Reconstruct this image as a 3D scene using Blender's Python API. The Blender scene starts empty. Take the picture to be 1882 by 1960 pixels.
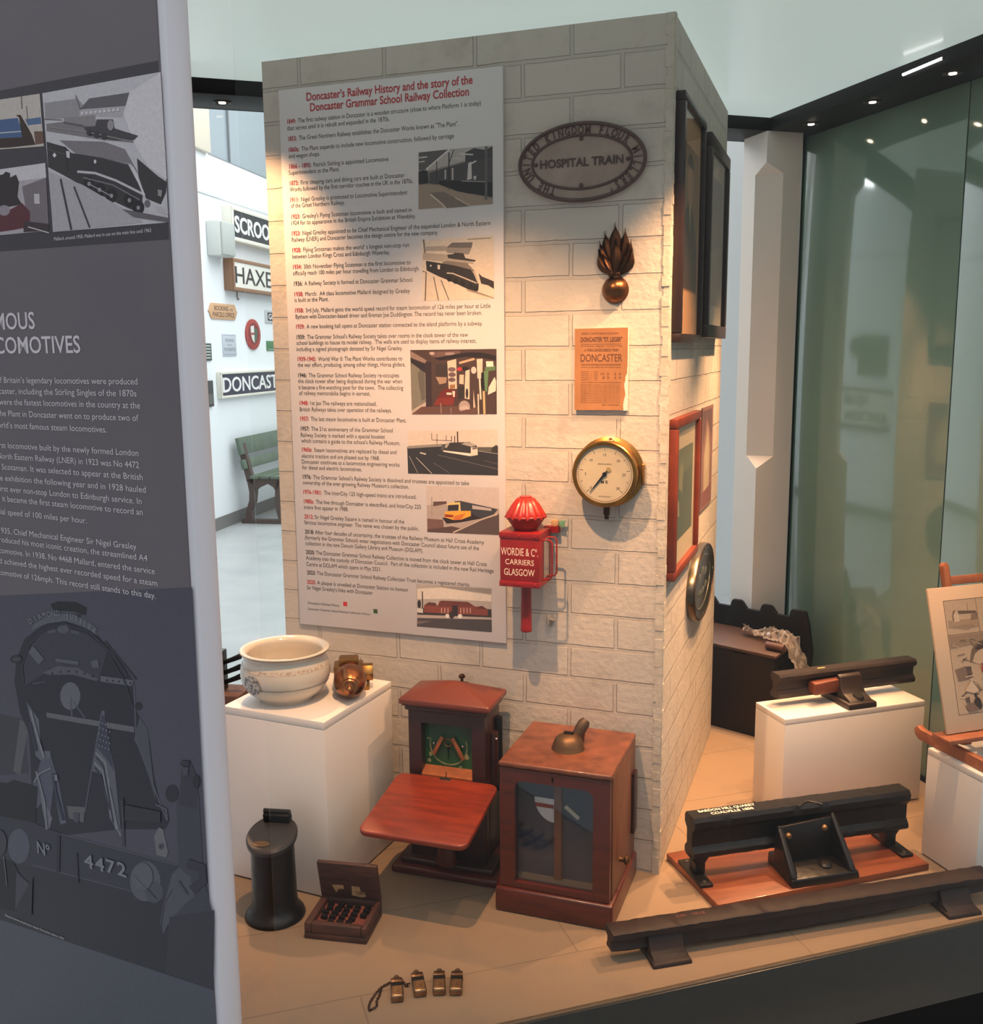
import bpy, bmesh, math, random
from mathutils import Matrix, Vector, Euler
random.seed(7)
R = math.radians
scn = bpy.context.scene
col = scn.collection

# ------------------------------------------------------------------ camera
CAM_F = 1904.7021649
CAM_ROT = (1.410114135, 0.00841982, 0.343634461)
CAM_POS = Vector((0.380828449, -2.220596217, 1.243204748))
cam = bpy.data.cameras.new('camera')
cam.sensor_fit = 'VERTICAL'
cam.sensor_height = 36.0
cam.lens = 36.0 * CAM_F / 1960.0
cam.clip_start = 0.02
cam.clip_end = 100
camo = bpy.data.objects.new('camera', cam)
camo.location = CAM_POS
camo.rotation_euler = CAM_ROT
col.objects.link(camo)
scn.camera = camo

# ------------------------------------------------------------------ view, world, lights
scn.view_settings.view_transform = 'Standard'
scn.view_settings.look = 'None'
scn.view_settings.gamma = 1.0
scn.view_settings.use_curve_mapping = False
EXPOSURE = 0.0
scn.view_settings.exposure = EXPOSURE
SPOT_COL = (1.0, 0.54, 0.26)
SPOT_POWER = 100.0
WORLD_UP, WORLD_BACK = 0.95, 0.24

world = bpy.data.worlds.new('hall daylight')
scn.world = world
world.use_nodes = True
wn = world.node_tree
wn.nodes.clear()
w_out = wn.nodes.new('ShaderNodeOutputWorld')
w_bg = wn.nodes.new('ShaderNodeBackground')
w_tc = wn.nodes.new('ShaderNodeTexCoord')
w_sep = wn.nodes.new('ShaderNodeSeparateXYZ')
w_ma = wn.nodes.new('ShaderNodeMath')
w_ma.operation = 'MULTIPLY_ADD'
w_ma.inputs[1].default_value = 0.45
w_rm = wn.nodes.new('ShaderNodeMapRange')
w_rm.inputs[1].default_value = -0.35
w_rm.inputs[2].default_value = 0.75
w_rm.inputs[3].default_value = WORLD_BACK
w_rm.inputs[4].default_value = WORLD_UP
w_bg.inputs[0].default_value = (0.95, 0.985, 1.0, 1)
wn.links.new(w_tc.outputs['Generated'], w_sep.inputs[0])
wn.links.new(w_sep.outputs['Y'], w_ma.inputs[0])
wn.links.new(w_sep.outputs['Z'], w_ma.inputs[2])
wn.links.new(w_ma.outputs[0], w_rm.inputs[0])
wn.links.new(w_rm.outputs[0], w_bg.inputs[1])
wn.links.new(w_bg.outputs[0], w_out.inputs[0])


def area_light(name, loc, target, size, power, color):
    l = bpy.data.lights.new(name, 'AREA')
    l.shape = 'RECTANGLE'
    l.size, l.size_y = size
    l.energy = power
    l.color = color
    o = bpy.data.objects.new(name, l)
    o.location = loc
    o.rotation_euler = (Vector(target) - Vector(loc)).to_track_quat('-Z', 'Y').to_euler()
    col.objects.link(o)
    return o


# daylight of the hall: the white room's rooflight, the rooflight over the visitor side
area_light('white room rooflight', (-2.4, 5.5, 4.6), (-3.6, 6.0, 0.0), (4.0, 6.0), 300, (0.95, 0.98, 1.0))
area_light('rear hall fill', (-2.3, 2.6, 3.4), (0.2, 2.0, 0.8), (1.5, 1.5), 70, (0.95, 0.98, 1.0))  # added fill lamp to brighten the column and end wall, no known source
area_light('visitor hall rooflight', (0.6, -3.2, 4.2), (-0.2, -0.4, 0.9), (3.0, 2.0), 26, (0.93, 0.97, 1.0))

# ------------------------------------------------------------------ geometry of the place
A1 = R(37.3)                                   # the glass case is turned against the pillar
E1 = Vector((math.cos(A1), math.sin(A1), 0))
E2 = Vector((-math.sin(A1), math.cos(A1), 0))
CASE = Matrix.Rotation(A1, 4, 'Z')


def ep(a, b, z=0.0):
    return E1 * a + E2 * b + Vector((0, 0, z))


CAM_M = Euler(CAM_ROT, 'XYZ').to_matrix()


def ray(u, v):
    return CAM_M @ Vector(((u - 941) / CAM_F, -(v - 980) / CAM_F, -1.0))


def on_plane(u, v, p0, n):
    d = ray(u, v)
    return CAM_POS + d * ((Vector(p0) - CAM_POS).dot(Vector(n)) / d.dot(Vector(n)))


def on_z(u, v, z=0.0):
    return on_plane(u, v, (0, 0, z), (0, 0, 1))


# ------------------------------------------------------------------ materials
def S(r, g, b):
    f = lambda c: (c / 255 / 12.92) if c / 255 <= 0.04045 else ((c / 255 + 0.055) / 1.055) ** 2.4
    return (f(r), f(g), f(b), 1.0)


MATS = {}


def mat(name, rgb, rough=0.5, metal=0.0, var=None, bump=None, coat=0.0, stretch=None, spec=0.5, emit=None):
    """principled material; var=(scale, rgb2, lo, hi) mixes a second colour by noise, bump=(scale, distance)"""
    if name in MATS:
        return MATS[name]
    m = bpy.data.materials.new(name)
    m.use_nodes = True
    nt = m.node_tree
    p = nt.nodes['Principled BSDF']
    p.inputs['Base Color'].default_value = S(*rgb)
    p.inputs['Roughness'].default_value = rough
    p.inputs['Metallic'].default_value = metal
    p.inputs['Coat Weight'].default_value = coat
    p.inputs['Coat Roughness'].default_value = 0.12
    p.inputs['Specular IOR Level'].default_value = spec
    if emit:
        p.inputs['Emission Color'].default_value = (*emit[0], 1)
        p.inputs['Emission Strength'].default_value = emit[1]
    if var or bump:
        tc = nt.nodes.new('ShaderNodeTexCoord')
        mp = nt.nodes.new('ShaderNodeMapping')
        if stretch:
            mp.inputs['Scale'].default_value = stretch
        nt.links.new(tc.outputs['Object'], mp.inputs[0])
    if var:
        n = nt.nodes.new('ShaderNodeTexNoise')
        n.inputs['Scale'].default_value = var[0]
        n.inputs['Detail'].default_value = 6
        n.inputs['Roughness'].default_value = 0.62
        nt.links.new(mp.outputs[0], n.inputs['Vector'])
        rm = nt.nodes.new('ShaderNodeMapRange')
        rm.inputs[1].default_value = var[2] if len(var) > 2 else 0.35
        rm.inputs[2].default_value = var[3] if len(var) > 3 else 0.68
        nt.links.new(n.outputs['Fac'], rm.inputs[0])
        mx = nt.nodes.new('ShaderNodeMix')
        mx.data_type = 'RGBA'
        mx.inputs[6].default_value = S(*rgb)
        mx.inputs[7].default_value = S(*var[1])
        nt.links.new(rm.outputs[0], mx.inputs[0])
        nt.links.new(mx.outputs[2], p.inputs['Base Color'])
    if bump:
        n2 = nt.nodes.new('ShaderNodeTexNoise')
        n2.inputs['Scale'].default_value = bump[0]
        n2.inputs['Detail'].default_value = 5
        nt.links.new(mp.outputs[0], n2.inputs['Vector'])
        bp = nt.nodes.new('ShaderNodeBump')
        bp.inputs['Strength'].default_value = bump[2] if len(bump) > 2 else 0.6
        bp.inputs['Distance'].default_value = bump[1]
        nt.links.new(n2.outputs['Fac'], bp.inputs['Height'])
        nt.links.new(bp.outputs[0], p.inputs['Normal'])
    MATS[name] = m
    return m


def mat_print():
    """printed paper: the print's own colours are stored per face"""
    m = mat('print', (255, 255, 255), 0.45)
    if not m.get('done'):
        nt = m.node_tree
        p = nt.nodes['Principled BSDF']
        a = nt.nodes.new('ShaderNodeAttribute')
        a.attribute_name = 'Col'
        tc = nt.nodes.new('ShaderNodeTexCoord')
        n = nt.nodes.new('ShaderNodeTexNoise')
        n.inputs['Scale'].default_value = 160
        n.inputs['Detail'].default_value = 3
        rm = nt.nodes.new('ShaderNodeMapRange')
        rm.inputs[1].default_value, rm.inputs[2].default_value = 0.3, 0.7
        rm.inputs[3].default_value, rm.inputs[4].default_value = 0.93, 1.05
        mx = nt.nodes.new('ShaderNodeVectorMath')
        mx.operation = 'SCALE'
        nt.links.new(tc.outputs['Object'], n.inputs['Vector'])
        nt.links.new(n.outputs['Fac'], rm.inputs[0])
        nt.links.new(a.outputs['Color'], mx.inputs[0])
        nt.links.new(rm.outputs[0], mx.inputs['Scale'])
        nt.links.new(mx.outputs[0], p.inputs['Base Color'])
        m['done'] = 1
    return m


def mat_brick(name, c1, c2, cm, bw, rh, ms, off, flat=False, rot=0.0, dirt=(120, 112, 104), bumpd=0.003):
    m = bpy.data.materials.new(name)
    m.use_nodes = True
    nt = m.node_tree
    N, L = nt.nodes.new, nt.links.new
    p = nt.nodes['Principled BSDF']
    p.inputs['Roughness'].default_value = 0.75
    tc = N('ShaderNodeTexCoord')
    vec = N('ShaderNodeCombineXYZ')
    if flat:
        mp = N('ShaderNodeMapping')
        mp.inputs['Rotation'].default_value = (0, 0, rot)
        mp.inputs['Location'].default_value = (off[0], off[1], 0)
        L(tc.outputs['Object'], mp.inputs[0])
        bvec = mp.outputs[0]
    else:
        sp = N('ShaderNodeSeparateXYZ')
        L(tc.outputs['Object'], sp.inputs[0])
        a = N('ShaderNodeMath')
        a.operation = 'ADD'
        L(sp.outputs['X'], a.inputs[0])
        L(sp.outputs['Y'], a.inputs[1])
        b = N('ShaderNodeMath')
        b.operation = 'ADD'
        b.inputs[1].default_value = off[0]
        L(a.outputs[0], b.inputs[0])
        c = N('ShaderNodeMath')
        c.operation = 'ADD'
        c.inputs[1].default_value = off[1]
        L(sp.outputs['Z'], c.inputs[0])
        L(b.outputs[0], vec.inputs[0])
        L(c.outputs[0], vec.inputs[1])
        bvec = vec.outputs[0]
    wob = N('ShaderNodeTexNoise')
    wob.inputs['Scale'].default_value = 22
    L(tc.outputs['Object'], wob.inputs['Vector'])
    ws = N('ShaderNodeVectorMath')
    ws.operation = 'MULTIPLY_ADD'
    ws.inputs[1].default_value = (0.004, 0.004, 0.0)
    L(wob.outputs['Color'], ws.inputs[0])
    L(bvec, ws.inputs[2])
    br = N('ShaderNodeTexBrick')
    br.inputs['Color1'].default_value = S(*c1)
    br.inputs['Color2'].default_value = S(*c2)
    br.inputs['Mortar'].default_value = S(*cm)
    br.inputs['Scale'].default_value = 1
    br.inputs['Mortar Size'].default_value = ms
    br.inputs['Mortar Smooth'].default_value = 0.30
    br.inputs['Bias'].default_value = 0
    br.inputs['Brick Width'].default_value = bw
    br.inputs['Row Height'].default_value = rh
    L(ws.outputs[0], br.inputs['Vector'])
    n = N('ShaderNodeTexNoise')
    n.inputs['Scale'].default_value = 9
    n.inputs['Detail'].default_value = 8
    n.inputs['Roughness'].default_value = 0.7
    L(tc.outputs['Object'], n.inputs['Vector'])
    rm = N('ShaderNodeMapRange')
    rm.inputs[1].default_value, rm.inputs[2].default_value = 0.52, 0.80
    rm.inputs[3].default_value, rm.inputs[4].default_value = 0.0, 0.75
    L(n.outputs['Fac'], rm.inputs[0])
    mx = N('ShaderNodeMix')
    mx.data_type = 'RGBA'
    mx.inputs[7].default_value = S(*dirt)
    L(rm.outputs[0], mx.inputs[0])
    L(br.outputs['Color'], mx.inputs[6])
    # grime caught along the block edges
    inv = N('ShaderNodeMath')
    inv.operation = 'SUBTRACT'
    inv.inputs[0].default_value = 1.0
    L(br.outputs['Fac'], inv.inputs[1])
    ed = N('ShaderNodeMath')
    ed.operation = 'MULTIPLY'
    L(br.outputs['Fac'], ed.inputs[0])
    L(inv.outputs[0], ed.inputs[1])
    rm3 = N('ShaderNodeMapRange')
    rm3.inputs[1].default_value, rm3.inputs[2].default_value = 0.36, 0.62
    rm3.inputs[3].default_value, rm3.inputs[4].default_value = 0.4, 3.6
    n3 = N('ShaderNodeTexNoise')
    n3.inputs['Scale'].default_value = 5
    L(tc.outputs['Object'], n3.inputs['Vector'])
    L(n3.outputs['Fac'], rm3.inputs[0])
    ef = N('ShaderNodeMath')
    ef.operation = 'MULTIPLY'
    ef.use_clamp = True
    L(ed.outputs[0], ef.inputs[0])
    L(rm3.outputs[0], ef.inputs[1])
    mx2 = N('ShaderNodeMix')
    mx2.data_type = 'RGBA'
    mx2.inputs[7].default_value = S(dirt[0] * 0.62, dirt[1] * 0.58, dirt[2] * 0.54)
    L(ef.outputs[0], mx2.inputs[0])
    L(mx.outputs[2], mx2.inputs[6])
    L(mx2.outputs[2], p.inputs['Base Color'])
    n2 = N('ShaderNodeTexNoise')
    n2.inputs['Scale'].default_value = 70
    n2.inputs['Detail'].default_value = 6
    L(tc.outputs['Object'], n2.inputs['Vector'])
    h = N('ShaderNodeMath')
    h.operation = 'MULTIPLY_ADD'
    h.inputs[1].default_value = -1.0
    L(br.outputs['Fac'], h.inputs[0])
    hs = N('ShaderNodeMath')
    hs.operation = 'MULTIPLY'
    hs.inputs[1].default_value = 0.5
    L(n2.outputs['Fac'], hs.inputs[0])
    L(hs.outputs[0], h.inputs[2])
    bp = N('ShaderNodeBump')
    bp.inputs['Strength'].default_value = 0.8
    bp.inputs['Distance'].default_value = bumpd
    L(h.outputs[0], bp.inputs['Height'])
    L(bp.outputs[0], p.inputs['Normal'])
    return m


def mat_glass(name, tint=(1, 1, 1), lo=0.02, hi=0.5):
    """thin clear sheet: see-through with a mirror share that grows towards grazing"""
    m = bpy.data.materials.new(name)
    m.use_nodes = True
    nt = m.node_tree
    nt.nodes.clear()
    N, L = nt.nodes.new, nt.links.new
    o = N('ShaderNodeOutputMaterial')
    mx = N('ShaderNodeMixShader')
    t = N('ShaderNodeBsdfTransparent')
    t.inputs[0].default_value = (*tint, 1)
    g = N('ShaderNodeBsdfGlossy')
    g.inputs['Roughness'].default_value = 0.0
    lw = N('ShaderNodeLayerWeight')
    lw.inputs[0].default_value = 0.5
    pw = N('ShaderNodeMath')
    pw.operation = 'POWER'
    pw.inputs[1].default_value = 4.0
    L(lw.outputs['Facing'], pw.inputs[0])
    rm = N('ShaderNodeMapRange')
    rm.inputs[3].default_value, rm.inputs[4].default_value = lo, hi
    L(pw.outputs[0], rm.inputs[0])
    L(rm.outputs[0], mx.inputs[0])
    L(t.outputs[0], mx.inputs[1])
    L(g.outputs[0], mx.inputs[2])
    L(mx.outputs[0], o.inputs[0])
    return m


WHITE = mat('white paint', (226, 224, 220), 0.55)
PED = mat('white laminate', (222, 214, 206), 0.5)
WALLW = mat('white plaster', (232, 236, 240), 0.7)
BLACKM = mat('black metal', (30, 29, 29), 0.45)
DKGREY = mat('dark grey metal', (46, 45, 40), 0.33, var=(30, (41, 40, 36)))
BRASS = mat('brass', (176, 128, 66), 0.32, 1.0, var=(14, (120, 86, 46)))
BRONZE = mat('bronze', (96, 66, 46), 0.38, 1.0, var=(25, (58, 42, 32)))
COPPER = mat('copper', (192, 128, 82), 0.26, 1.0, var=(12, (120, 72, 44)))
MAHOG = mat('mahogany', (92, 34, 21), 0.36, var=(9, (66, 23, 15)), stretch=(1, 1, 7), coat=0.15)
MAHOGX = mat('mahogany shelf', (138, 48, 22), 0.38, var=(10, (106, 34, 18)), stretch=(1, 7, 7), coat=0.2)
MAHOGD = mat('dark mahogany', (56, 23, 17), 0.4, var=(9, (40, 16, 12)), stretch=(1, 1, 7), coat=0.2)
OAK = mat('worn oak', (124, 76, 46), 0.45, var=(12, (92, 50, 30)), stretch=(6, 6, 0.8))
IRON = mat('black iron', (18, 14, 12), 0.36, spec=0.4, var=(40, (44, 34, 26), 0.58, 0.8), bump=(45, 0.0022))
RUST = mat('rusty iron', (48, 30, 24), 0.6, var=(30, (30, 19, 16)), bump=(45, 0.0016), spec=0.35)
BOXW = mat('old dark wood', (84, 48, 35), 0.6, var=(16, (54, 30, 24)), stretch=(1, 6, 6))
RED = mat('red paint', (140, 20, 22), 0.4, var=(10, (118, 15, 18)), bump=(40, 0.0008))
LETTER = mat('cream letter paint', (236, 214, 190), 0.6)
BLACKT = mat('black print ink', (58, 52, 50), 0.6)
REDT = mat('red print ink', (172, 44, 50), 0.6)
WHITET = mat('white print ink', (214, 208, 214), 0.6)
BEECH = mat('beech', (168, 98, 60), 0.5, var=(10, (142, 78, 47)), stretch=(6, 6, 1))
FLATB = mat('matt black', (14, 13, 13), 0.6, spec=0.2)
CHROME = mat('nickel', (200, 190, 178), 0.25, 1.0)


# ------------------------------------------------------------------ mesh builder
class MB:
    def __init__(s):
        s.v, s.f, s.c = [], [], []

    def add(s, vs, fs, c=None, M=None):
        k = len(s.v)
        s.v += [tuple(M @ Vector(v)) if M else tuple(v) for v in vs]
        s.f += [tuple(i + k for i in f) for f in fs]
        s.c += [c] * len(fs)
        return s

    def box(s, x0, x1, y0, y1, z0, z1, M=None, c=None):
        return s.hexa([(x0, y0, z0), (x1, y0, z0), (x1, y1, z0), (x0, y1, z0),
                       (x0, y0, z1), (x1, y0, z1), (x1, y1, z1), (x0, y1, z1)], M, c)

    def hexa(s, p, M=None, c=None):
        return s.add(p, [(3, 2, 1, 0), (4, 5, 6, 7), (0, 1, 5, 4), (1, 2, 6, 5), (2, 3, 7, 6), (3, 0, 4, 7)], c, M)

    def prism(s, poly, z0, z1, M=None, c=None):
        n = len(poly)
        vs = [(x, y, z0) for x, y in poly] + [(x, y, z1) for x, y in poly]
        fs = [tuple(range(n - 1, -1, -1)), tuple(range(n, 2 * n))]
        fs += [(i, (i + 1) % n, n + (i + 1) % n, n + i) for i in range(n)]
        return s.add(vs, fs, c, M)

    def lathe(s, prof, n=40, M=None, sx=1.0, sy=1.0):
        vs, fs, rings = [], [], []
        for r, z in prof:
            if r < 1e-7:
                rings.append([len(vs)])
                vs.append((0, 0, z))
            else:
                rings.append(list(range(len(vs), len(vs) + n)))
                vs += [(r * sx * math.cos(2 * math.pi * i / n), r * sy * math.sin(2 * math.pi * i / n), z) for i in range(n)]
        for a, b in zip(rings, rings[1:]):
            for i in range(n):
                j = (i + 1) % n
                if len(a) == 1 and len(b) == 1:
                    continue
                if len(a) == 1:
                    fs.append((a[0], b[j], b[i]))
                elif len(b) == 1:
                    fs.append((a[i], a[j], b[0]))
                else:
                    fs.append((a[i], a[j], b[j], b[i]))
        return s.add(vs, fs, None, M)

    def cyl(s, r, z0, z1, n=32, M=None, r2=None):
        return s.lathe([(0, z0), (r, z0), (r2 if r2 is not None else r, z1), (0, z1)], n, M)

    def tube(s, pts, r, n=8, closed=False, M=None):
        pts = [Vector(p) for p in pts]
        m = len(pts)
        vs, fs = [], []
        up = None
        for i, p in enumerate(pts):
            a = pts[i - 1] if (i > 0 or closed) else pts[i]
            b = pts[(i + 1) % m] if (i < m - 1 or closed) else pts[i]
            t = (b - a).normalized()
            if up is None:
                up = Vector((0, 0, 1)) if abs(t.z) < 0.9 else Vector((1, 0, 0))
            x = (up - t * up.dot(t))
            if x.length < 1e-6:
                x = t.orthogonal()
            x.normalize()
            up = x
            y = t.cross(x)
            rr = r[i] if isinstance(r, (list, tuple)) else r
            vs += [tuple(p + x * rr * math.cos(2 * math.pi * k / n) + y * rr * math.sin(2 * math.pi * k / n)) for k in range(n)]
        for i in range(m if closed else m - 1):
            j = (i + 1) % m
            fs += [(i * n + k, i * n + (k + 1) % n, j * n + (k + 1) % n, j * n + k) for k in range(n)]
        if not closed:
            fs += [tuple(range(n - 1, -1, -1)), tuple(range((m - 1) * n, m * n))]
        return s.add(vs, fs, None, M)

    def torus(s, R_, r, n=32, k=8, M=None, sx=1.0, sy=1.0):
        return s.tube([(R_ * sx * math.cos(2 * math.pi * i / n), R_ * sy * math.sin(2 * math.pi * i / n), 0) for i in range(n)], r, k, True, M)

    def build(s, name, m, parent=None, bevel=0.0, seg=2, angle=38, recalc=True, loc=None, rot=None):
        me = bpy.data.meshes.new(name)
        me.from_pydata(s.v, [], s.f)
        hascol = any(c is not None for c in s.c)
        if hascol:
            at = me.color_attributes.new('Col', 'FLOAT_COLOR', 'CORNER')
            i = 0
            for p, c in zip(me.polygons, s.c):
                for _ in p.loop_indices:
                    at.data[i].color = c
                    i += 1
        bm = bmesh.new()
        bm.from_mesh(me)
        if recalc:
            bmesh.ops.recalc_face_normals(bm, faces=bm.faces)
        if bevel:
            es = [e for e in bm.edges if len(e.link_faces) == 2 and e.calc_face_angle(0) > R(30)]
            bmesh.ops.bevel(bm, geom=es, offset=bevel, segments=seg, affect='EDGES', profile=0.5, clamp_overlap=True)
        for f in bm.faces:
            f.smooth = True
        for e in bm.edges:
            if len(e.link_faces) != 2 or e.calc_face_angle(0) > R(angle):
                e.smooth = False
        bm.to_mesh(me)
        bm.free()
        me.materials.append(m)
        o = bpy.data.objects.new(name, me)
        col.objects.link(o)
        if parent is not None:
            o.parent = parent
        if loc is not None:
            o.location = loc
        if rot is not None:
            o.rotation_euler = rot
        return o


T = lambda x, y, z: Matrix.Translation((x, y, z))
RX = lambda a: Matrix.Rotation(R(a), 4, 'X')
RY = lambda a: Matrix.Rotation(R(a), 4, 'Y')
RZ = lambda a: Matrix.Rotation(R(a), 4, 'Z')


def SC(x, y, z):
    return Matrix.Diagonal((x, y, z, 1))


def thing(name, label, cat, loc=(0, 0, 0), rot=(0, 0, 0), group=None):
    o = bpy.data.objects.new(name, None)
    o.empty_display_size = 0.05
    o.location = loc
    o.rotation_euler = rot
    col.objects.link(o)
    o['label'], o['category'] = label, cat
    if group:
        o['group'] = group
    return o


def tag(o, label, cat, group=None):
    o['label'], o['category'] = label, cat
    if group:
        o['group'] = group
    return o


def struct(o):
    o['kind'] = 'structure'
    return o


def dup(root, loc, rot=None, label=None):
    r = root.copy()
    col.objects.link(r)
    r.location = loc
    if rot is not None:
        r.rotation_euler = rot
    if label:
        r['label'] = label
    for ch in list(root.children):
        c = ch.copy()
        col.objects.link(c)
        c.parent = r
        for g in list(ch.children):
            d = g.copy()
            col.objects.link(d)
            d.parent = c
    return r


# --- lettering -----------------------------------------------------------------
TXT = {}


def text_geo(s, bold=0.0, extrude=0.0):
    key = (s, bold, extrude)
    if key in TXT:
        return TXT[key]
    cu = bpy.data.curves.new('t', 'FONT')
    cu.body = s
    cu.size = 1.0
    cu.resolution_u = 3
    cu.offset = bold
    cu.extrude = extrude
    ob = bpy.data.objects.new('t', cu)
    col.objects.link(ob)
    dg = bpy.context.evaluated_depsgraph_get()
    me = bpy.data.meshes.new_from_object(ob.evaluated_get(dg))
    vs = [tuple(v.co) for v in me.vertices]
    fs = [tuple(p.vertices) for p in me.polygons]
    bpy.data.objects.remove(ob)
    bpy.data.curves.remove(cu)
    bpy.data.meshes.remove(me)
    w0 = min((v[0] for v in vs), default=0)
    w1 = max((v[0] for v in vs), default=1)
    TXT[key] = (vs, fs, w0, w1)
    return TXT[key]


def put_text(mb, s, x, y, z, cap, x1=None, align='L', bold=0.0, ext=0.0, M=None, c=None):
    """write s in the local xy plane, baseline start (x, y); cap = capital height; x1 = right end to fit"""
    vs, fs, w0, w1 = text_geo(s, bold, ext)
    sy = cap / 0.69
    sx = (x1 - x) / (w1 - w0) if x1 is not None else sy
    ox = x - w0 * sx
    if align == 'C':
        ox = x - (w0 + w1) / 2 * sx
    elif align == 'R':
        ox = x - w1 * sx
    mb.add([(ox + a * sx, y + b * sy, z + d * sy) for a, b, d in vs], fs, c, M)


def ell(cx, cy, rx, ry, n=28, a0=0, a1=360):
    full = abs(a1 - a0) >= 360
    k = n if full else n + 1
    return [(cx + rx * math.cos(R(a0 + (a1 - a0) * i / n)), cy + ry * math.sin(R(a0 + (a1 - a0) * i / n))) for i in range(k)]


def rrect(x0, x1, y0, y1, r, n=5):
    out = []
    for cx, cy, a in ((x1 - r, y1 - r, 0), (x0 + r, y1 - r, 90), (x0 + r, y0 + r, 180), (x1 - r, y0 + r, 270)):
        out += [(cx + r * math.cos(R(a + 90 * i / n)), cy + r * math.sin(R(a + 90 * i / n))) for i in range(n + 1)]
    return out


def stroke(pts, w):
    """thin polygon along a line, in the same units as pts"""
    L, Rr = [], []
    for i, p in enumerate(pts):
        a = pts[max(i - 1, 0)]
        b = pts[min(i + 1, len(pts) - 1)]
        dx, dy = b[0] - a[0], b[1] - a[1]
        l = math.hypot(dx, dy) or 1
        nx, ny = -dy / l * w / 2, dx / l * w / 2
        L.append((p[0] + nx, p[1] + ny))
        Rr.append((p[0] - nx, p[1] - ny))
    return L + Rr[::-1]


def frame_on(loc, rotz):
    """local x right, y up, z out of a vertical surface; returns (rotation euler, inverse matrix, plane normal)"""
    rot = (R(90), 0, R(rotz))
    M = Matrix.Translation(loc) @ Euler(rot).to_matrix().to_4x4()
    n = (M.to_3x3() @ Vector((0, 0, 1)))
    return rot, M.inverted(), n


class Sheet:
    """a flat printed surface: picture points are laid onto its real plane"""

    def __init__(s, loc, rotz, off=0.0):
        s.loc = Vector(loc)
        s.rot, s.inv, s.n = frame_on(s.loc, rotz)
        s.off = off

    def p(s, u, v, off=None):
        o = s.off if off is None else off
        q = s.inv @ on_plane(u, v, s.loc + s.n * o, s.n)
        return (q.x, q.y)

    def picture(s, name, parent, layers, conv, z0, dz=0.000014):
        mb = MB()
        for i, (rgb, pts) in enumerate(layers):
            q = [s.p(*conv(*a)) for a in pts]
            # keep the winding towards the viewer
            ar = sum(q[k][0] * q[(k + 1) % len(q)][1] - q[(k + 1) % len(q)][0] * q[k][1] for k in range(len(q)))
            if ar < 0:
                q = q[::-1]
            mb.add([(x, y, z0 + i * dz) for x, y in q], [tuple(range(len(q)))], S(*rgb))
        return mb.build(name, mat_print(), parent, recalc=False)

# =================================================================== THE SETTING
# hall floor, white room
o = struct(MB().box(-14, 6, -5, 16, -0.40, -0.35).build('floor_hall', mat('hall floor vinyl', (180, 181, 181), 0.35, var=(3, (166, 169, 171)))))
W0 = Vector((-4.9705, 5.281, -0.35))
WD = Vector((math.cos(R(99.7)), math.sin(R(99.7)), 0))
WN = Vector((WD.y, -WD.x, 0))
WROT, _, _ = frame_on(W0, 99.7)


def wpt(u, v, off=0.0):
    q = on_plane(u, v, W0 + WN * off, WN) - W0
    return q.dot(WD), q.z + W0.z


def wall_loc(s, z, off=0.0):
    p = W0 + WD * s + WN * off
    return Vector((p.x, p.y, z))


WM = Matrix.Translation((W0.x, W0.y, 0)) @ Euler(WROT).to_matrix().to_4x4()
# white wall with an opening for the inner window near its top
wz0, wz1, ws0, ws1 = 2.96, 3.9, 0.235, 3.4
mb = MB()
mb.box(-6, ws0, -0.35, 5.0, -0.2, 0)
mb.box(ws1, 9, -0.35, 5.0, -0.2, 0)
mb.box(ws0, ws1, -0.35, wz0, -0.2, 0)
mb.box(ws0, ws1, wz1, 5.0, -0.2, 0)
o = struct(mb.build('wall_left', WALLW))
o.matrix_world = WM
mb = MB().box(-6, 9, -0.35, -0.235, 0, 0.012)
o = struct(mb.build('baseboard_left', mat('grey skirting', (118, 116, 114), 0.5)))
o.matrix_world = WM
# faint ledge above the signs
o = struct(MB().box(-6, 9, 2.612, 2.63, 0, 0.01).build('trim_1', mat('pale grey trim', (205, 209, 213), 0.6)))
o.matrix_world = WM
# inner window: grey panes, frame, a mullion
w = thing('window_1', 'inner window high in the white wall', 'window', (W0.x, W0.y, 0), WROT)
struct(w)
del w['category']
del w['label']
MB().box(ws0, ws1, wz0, wz1, -0.09, -0.08).build('pane', mat('grey window glass', (150, 160, 168), 0.08, spec=0.8), w)
mb = MB()
mb.box(ws0, ws0 + 0.03, wz0, wz1, -0.1, -0.04)
mb.box(ws0, ws1, wz0, wz0 + 0.03, -0.1, -0.04)
mb.box(ws0, ws1, wz1 - 0.03, wz1, -0.1, -0.04)
mb.box(ws1 - 0.03, ws1, wz0, wz1, -0.1, -0.04)
mb.box(0.83, 0.85, wz0, wz1, -0.1, -0.06)
mb.build('window_frame', mat('grey window frame', (120, 124, 128), 0.5), w)
# end wall of the white room, seen past the pillar
o = struct(MB().box(0.05, 2.6, 3.6, 3.7, -0.35, 4.5).build('wall_back', mat('cool white panel', (226, 228, 228), 0.5)))
o.matrix_world = CASE

# ------------------------------------------------------------------ display case
CEIL = 1.963
# platform inside the case
FLOORM = mat_brick('case floor', (138, 115, 92), (132, 110, 88), (118, 98, 79), 0.92, 0.277, 0.0016, (0.30, -0.05), flat=True, rot=0.0, dirt=(116, 100, 86), bumpd=0.0006)
o = struct(MB().box(-1.0, 1.06, -0.3995, 1.40, -0.03, 0.0).build('floor_case', FLOORM))
o.matrix_world = CASE
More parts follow.
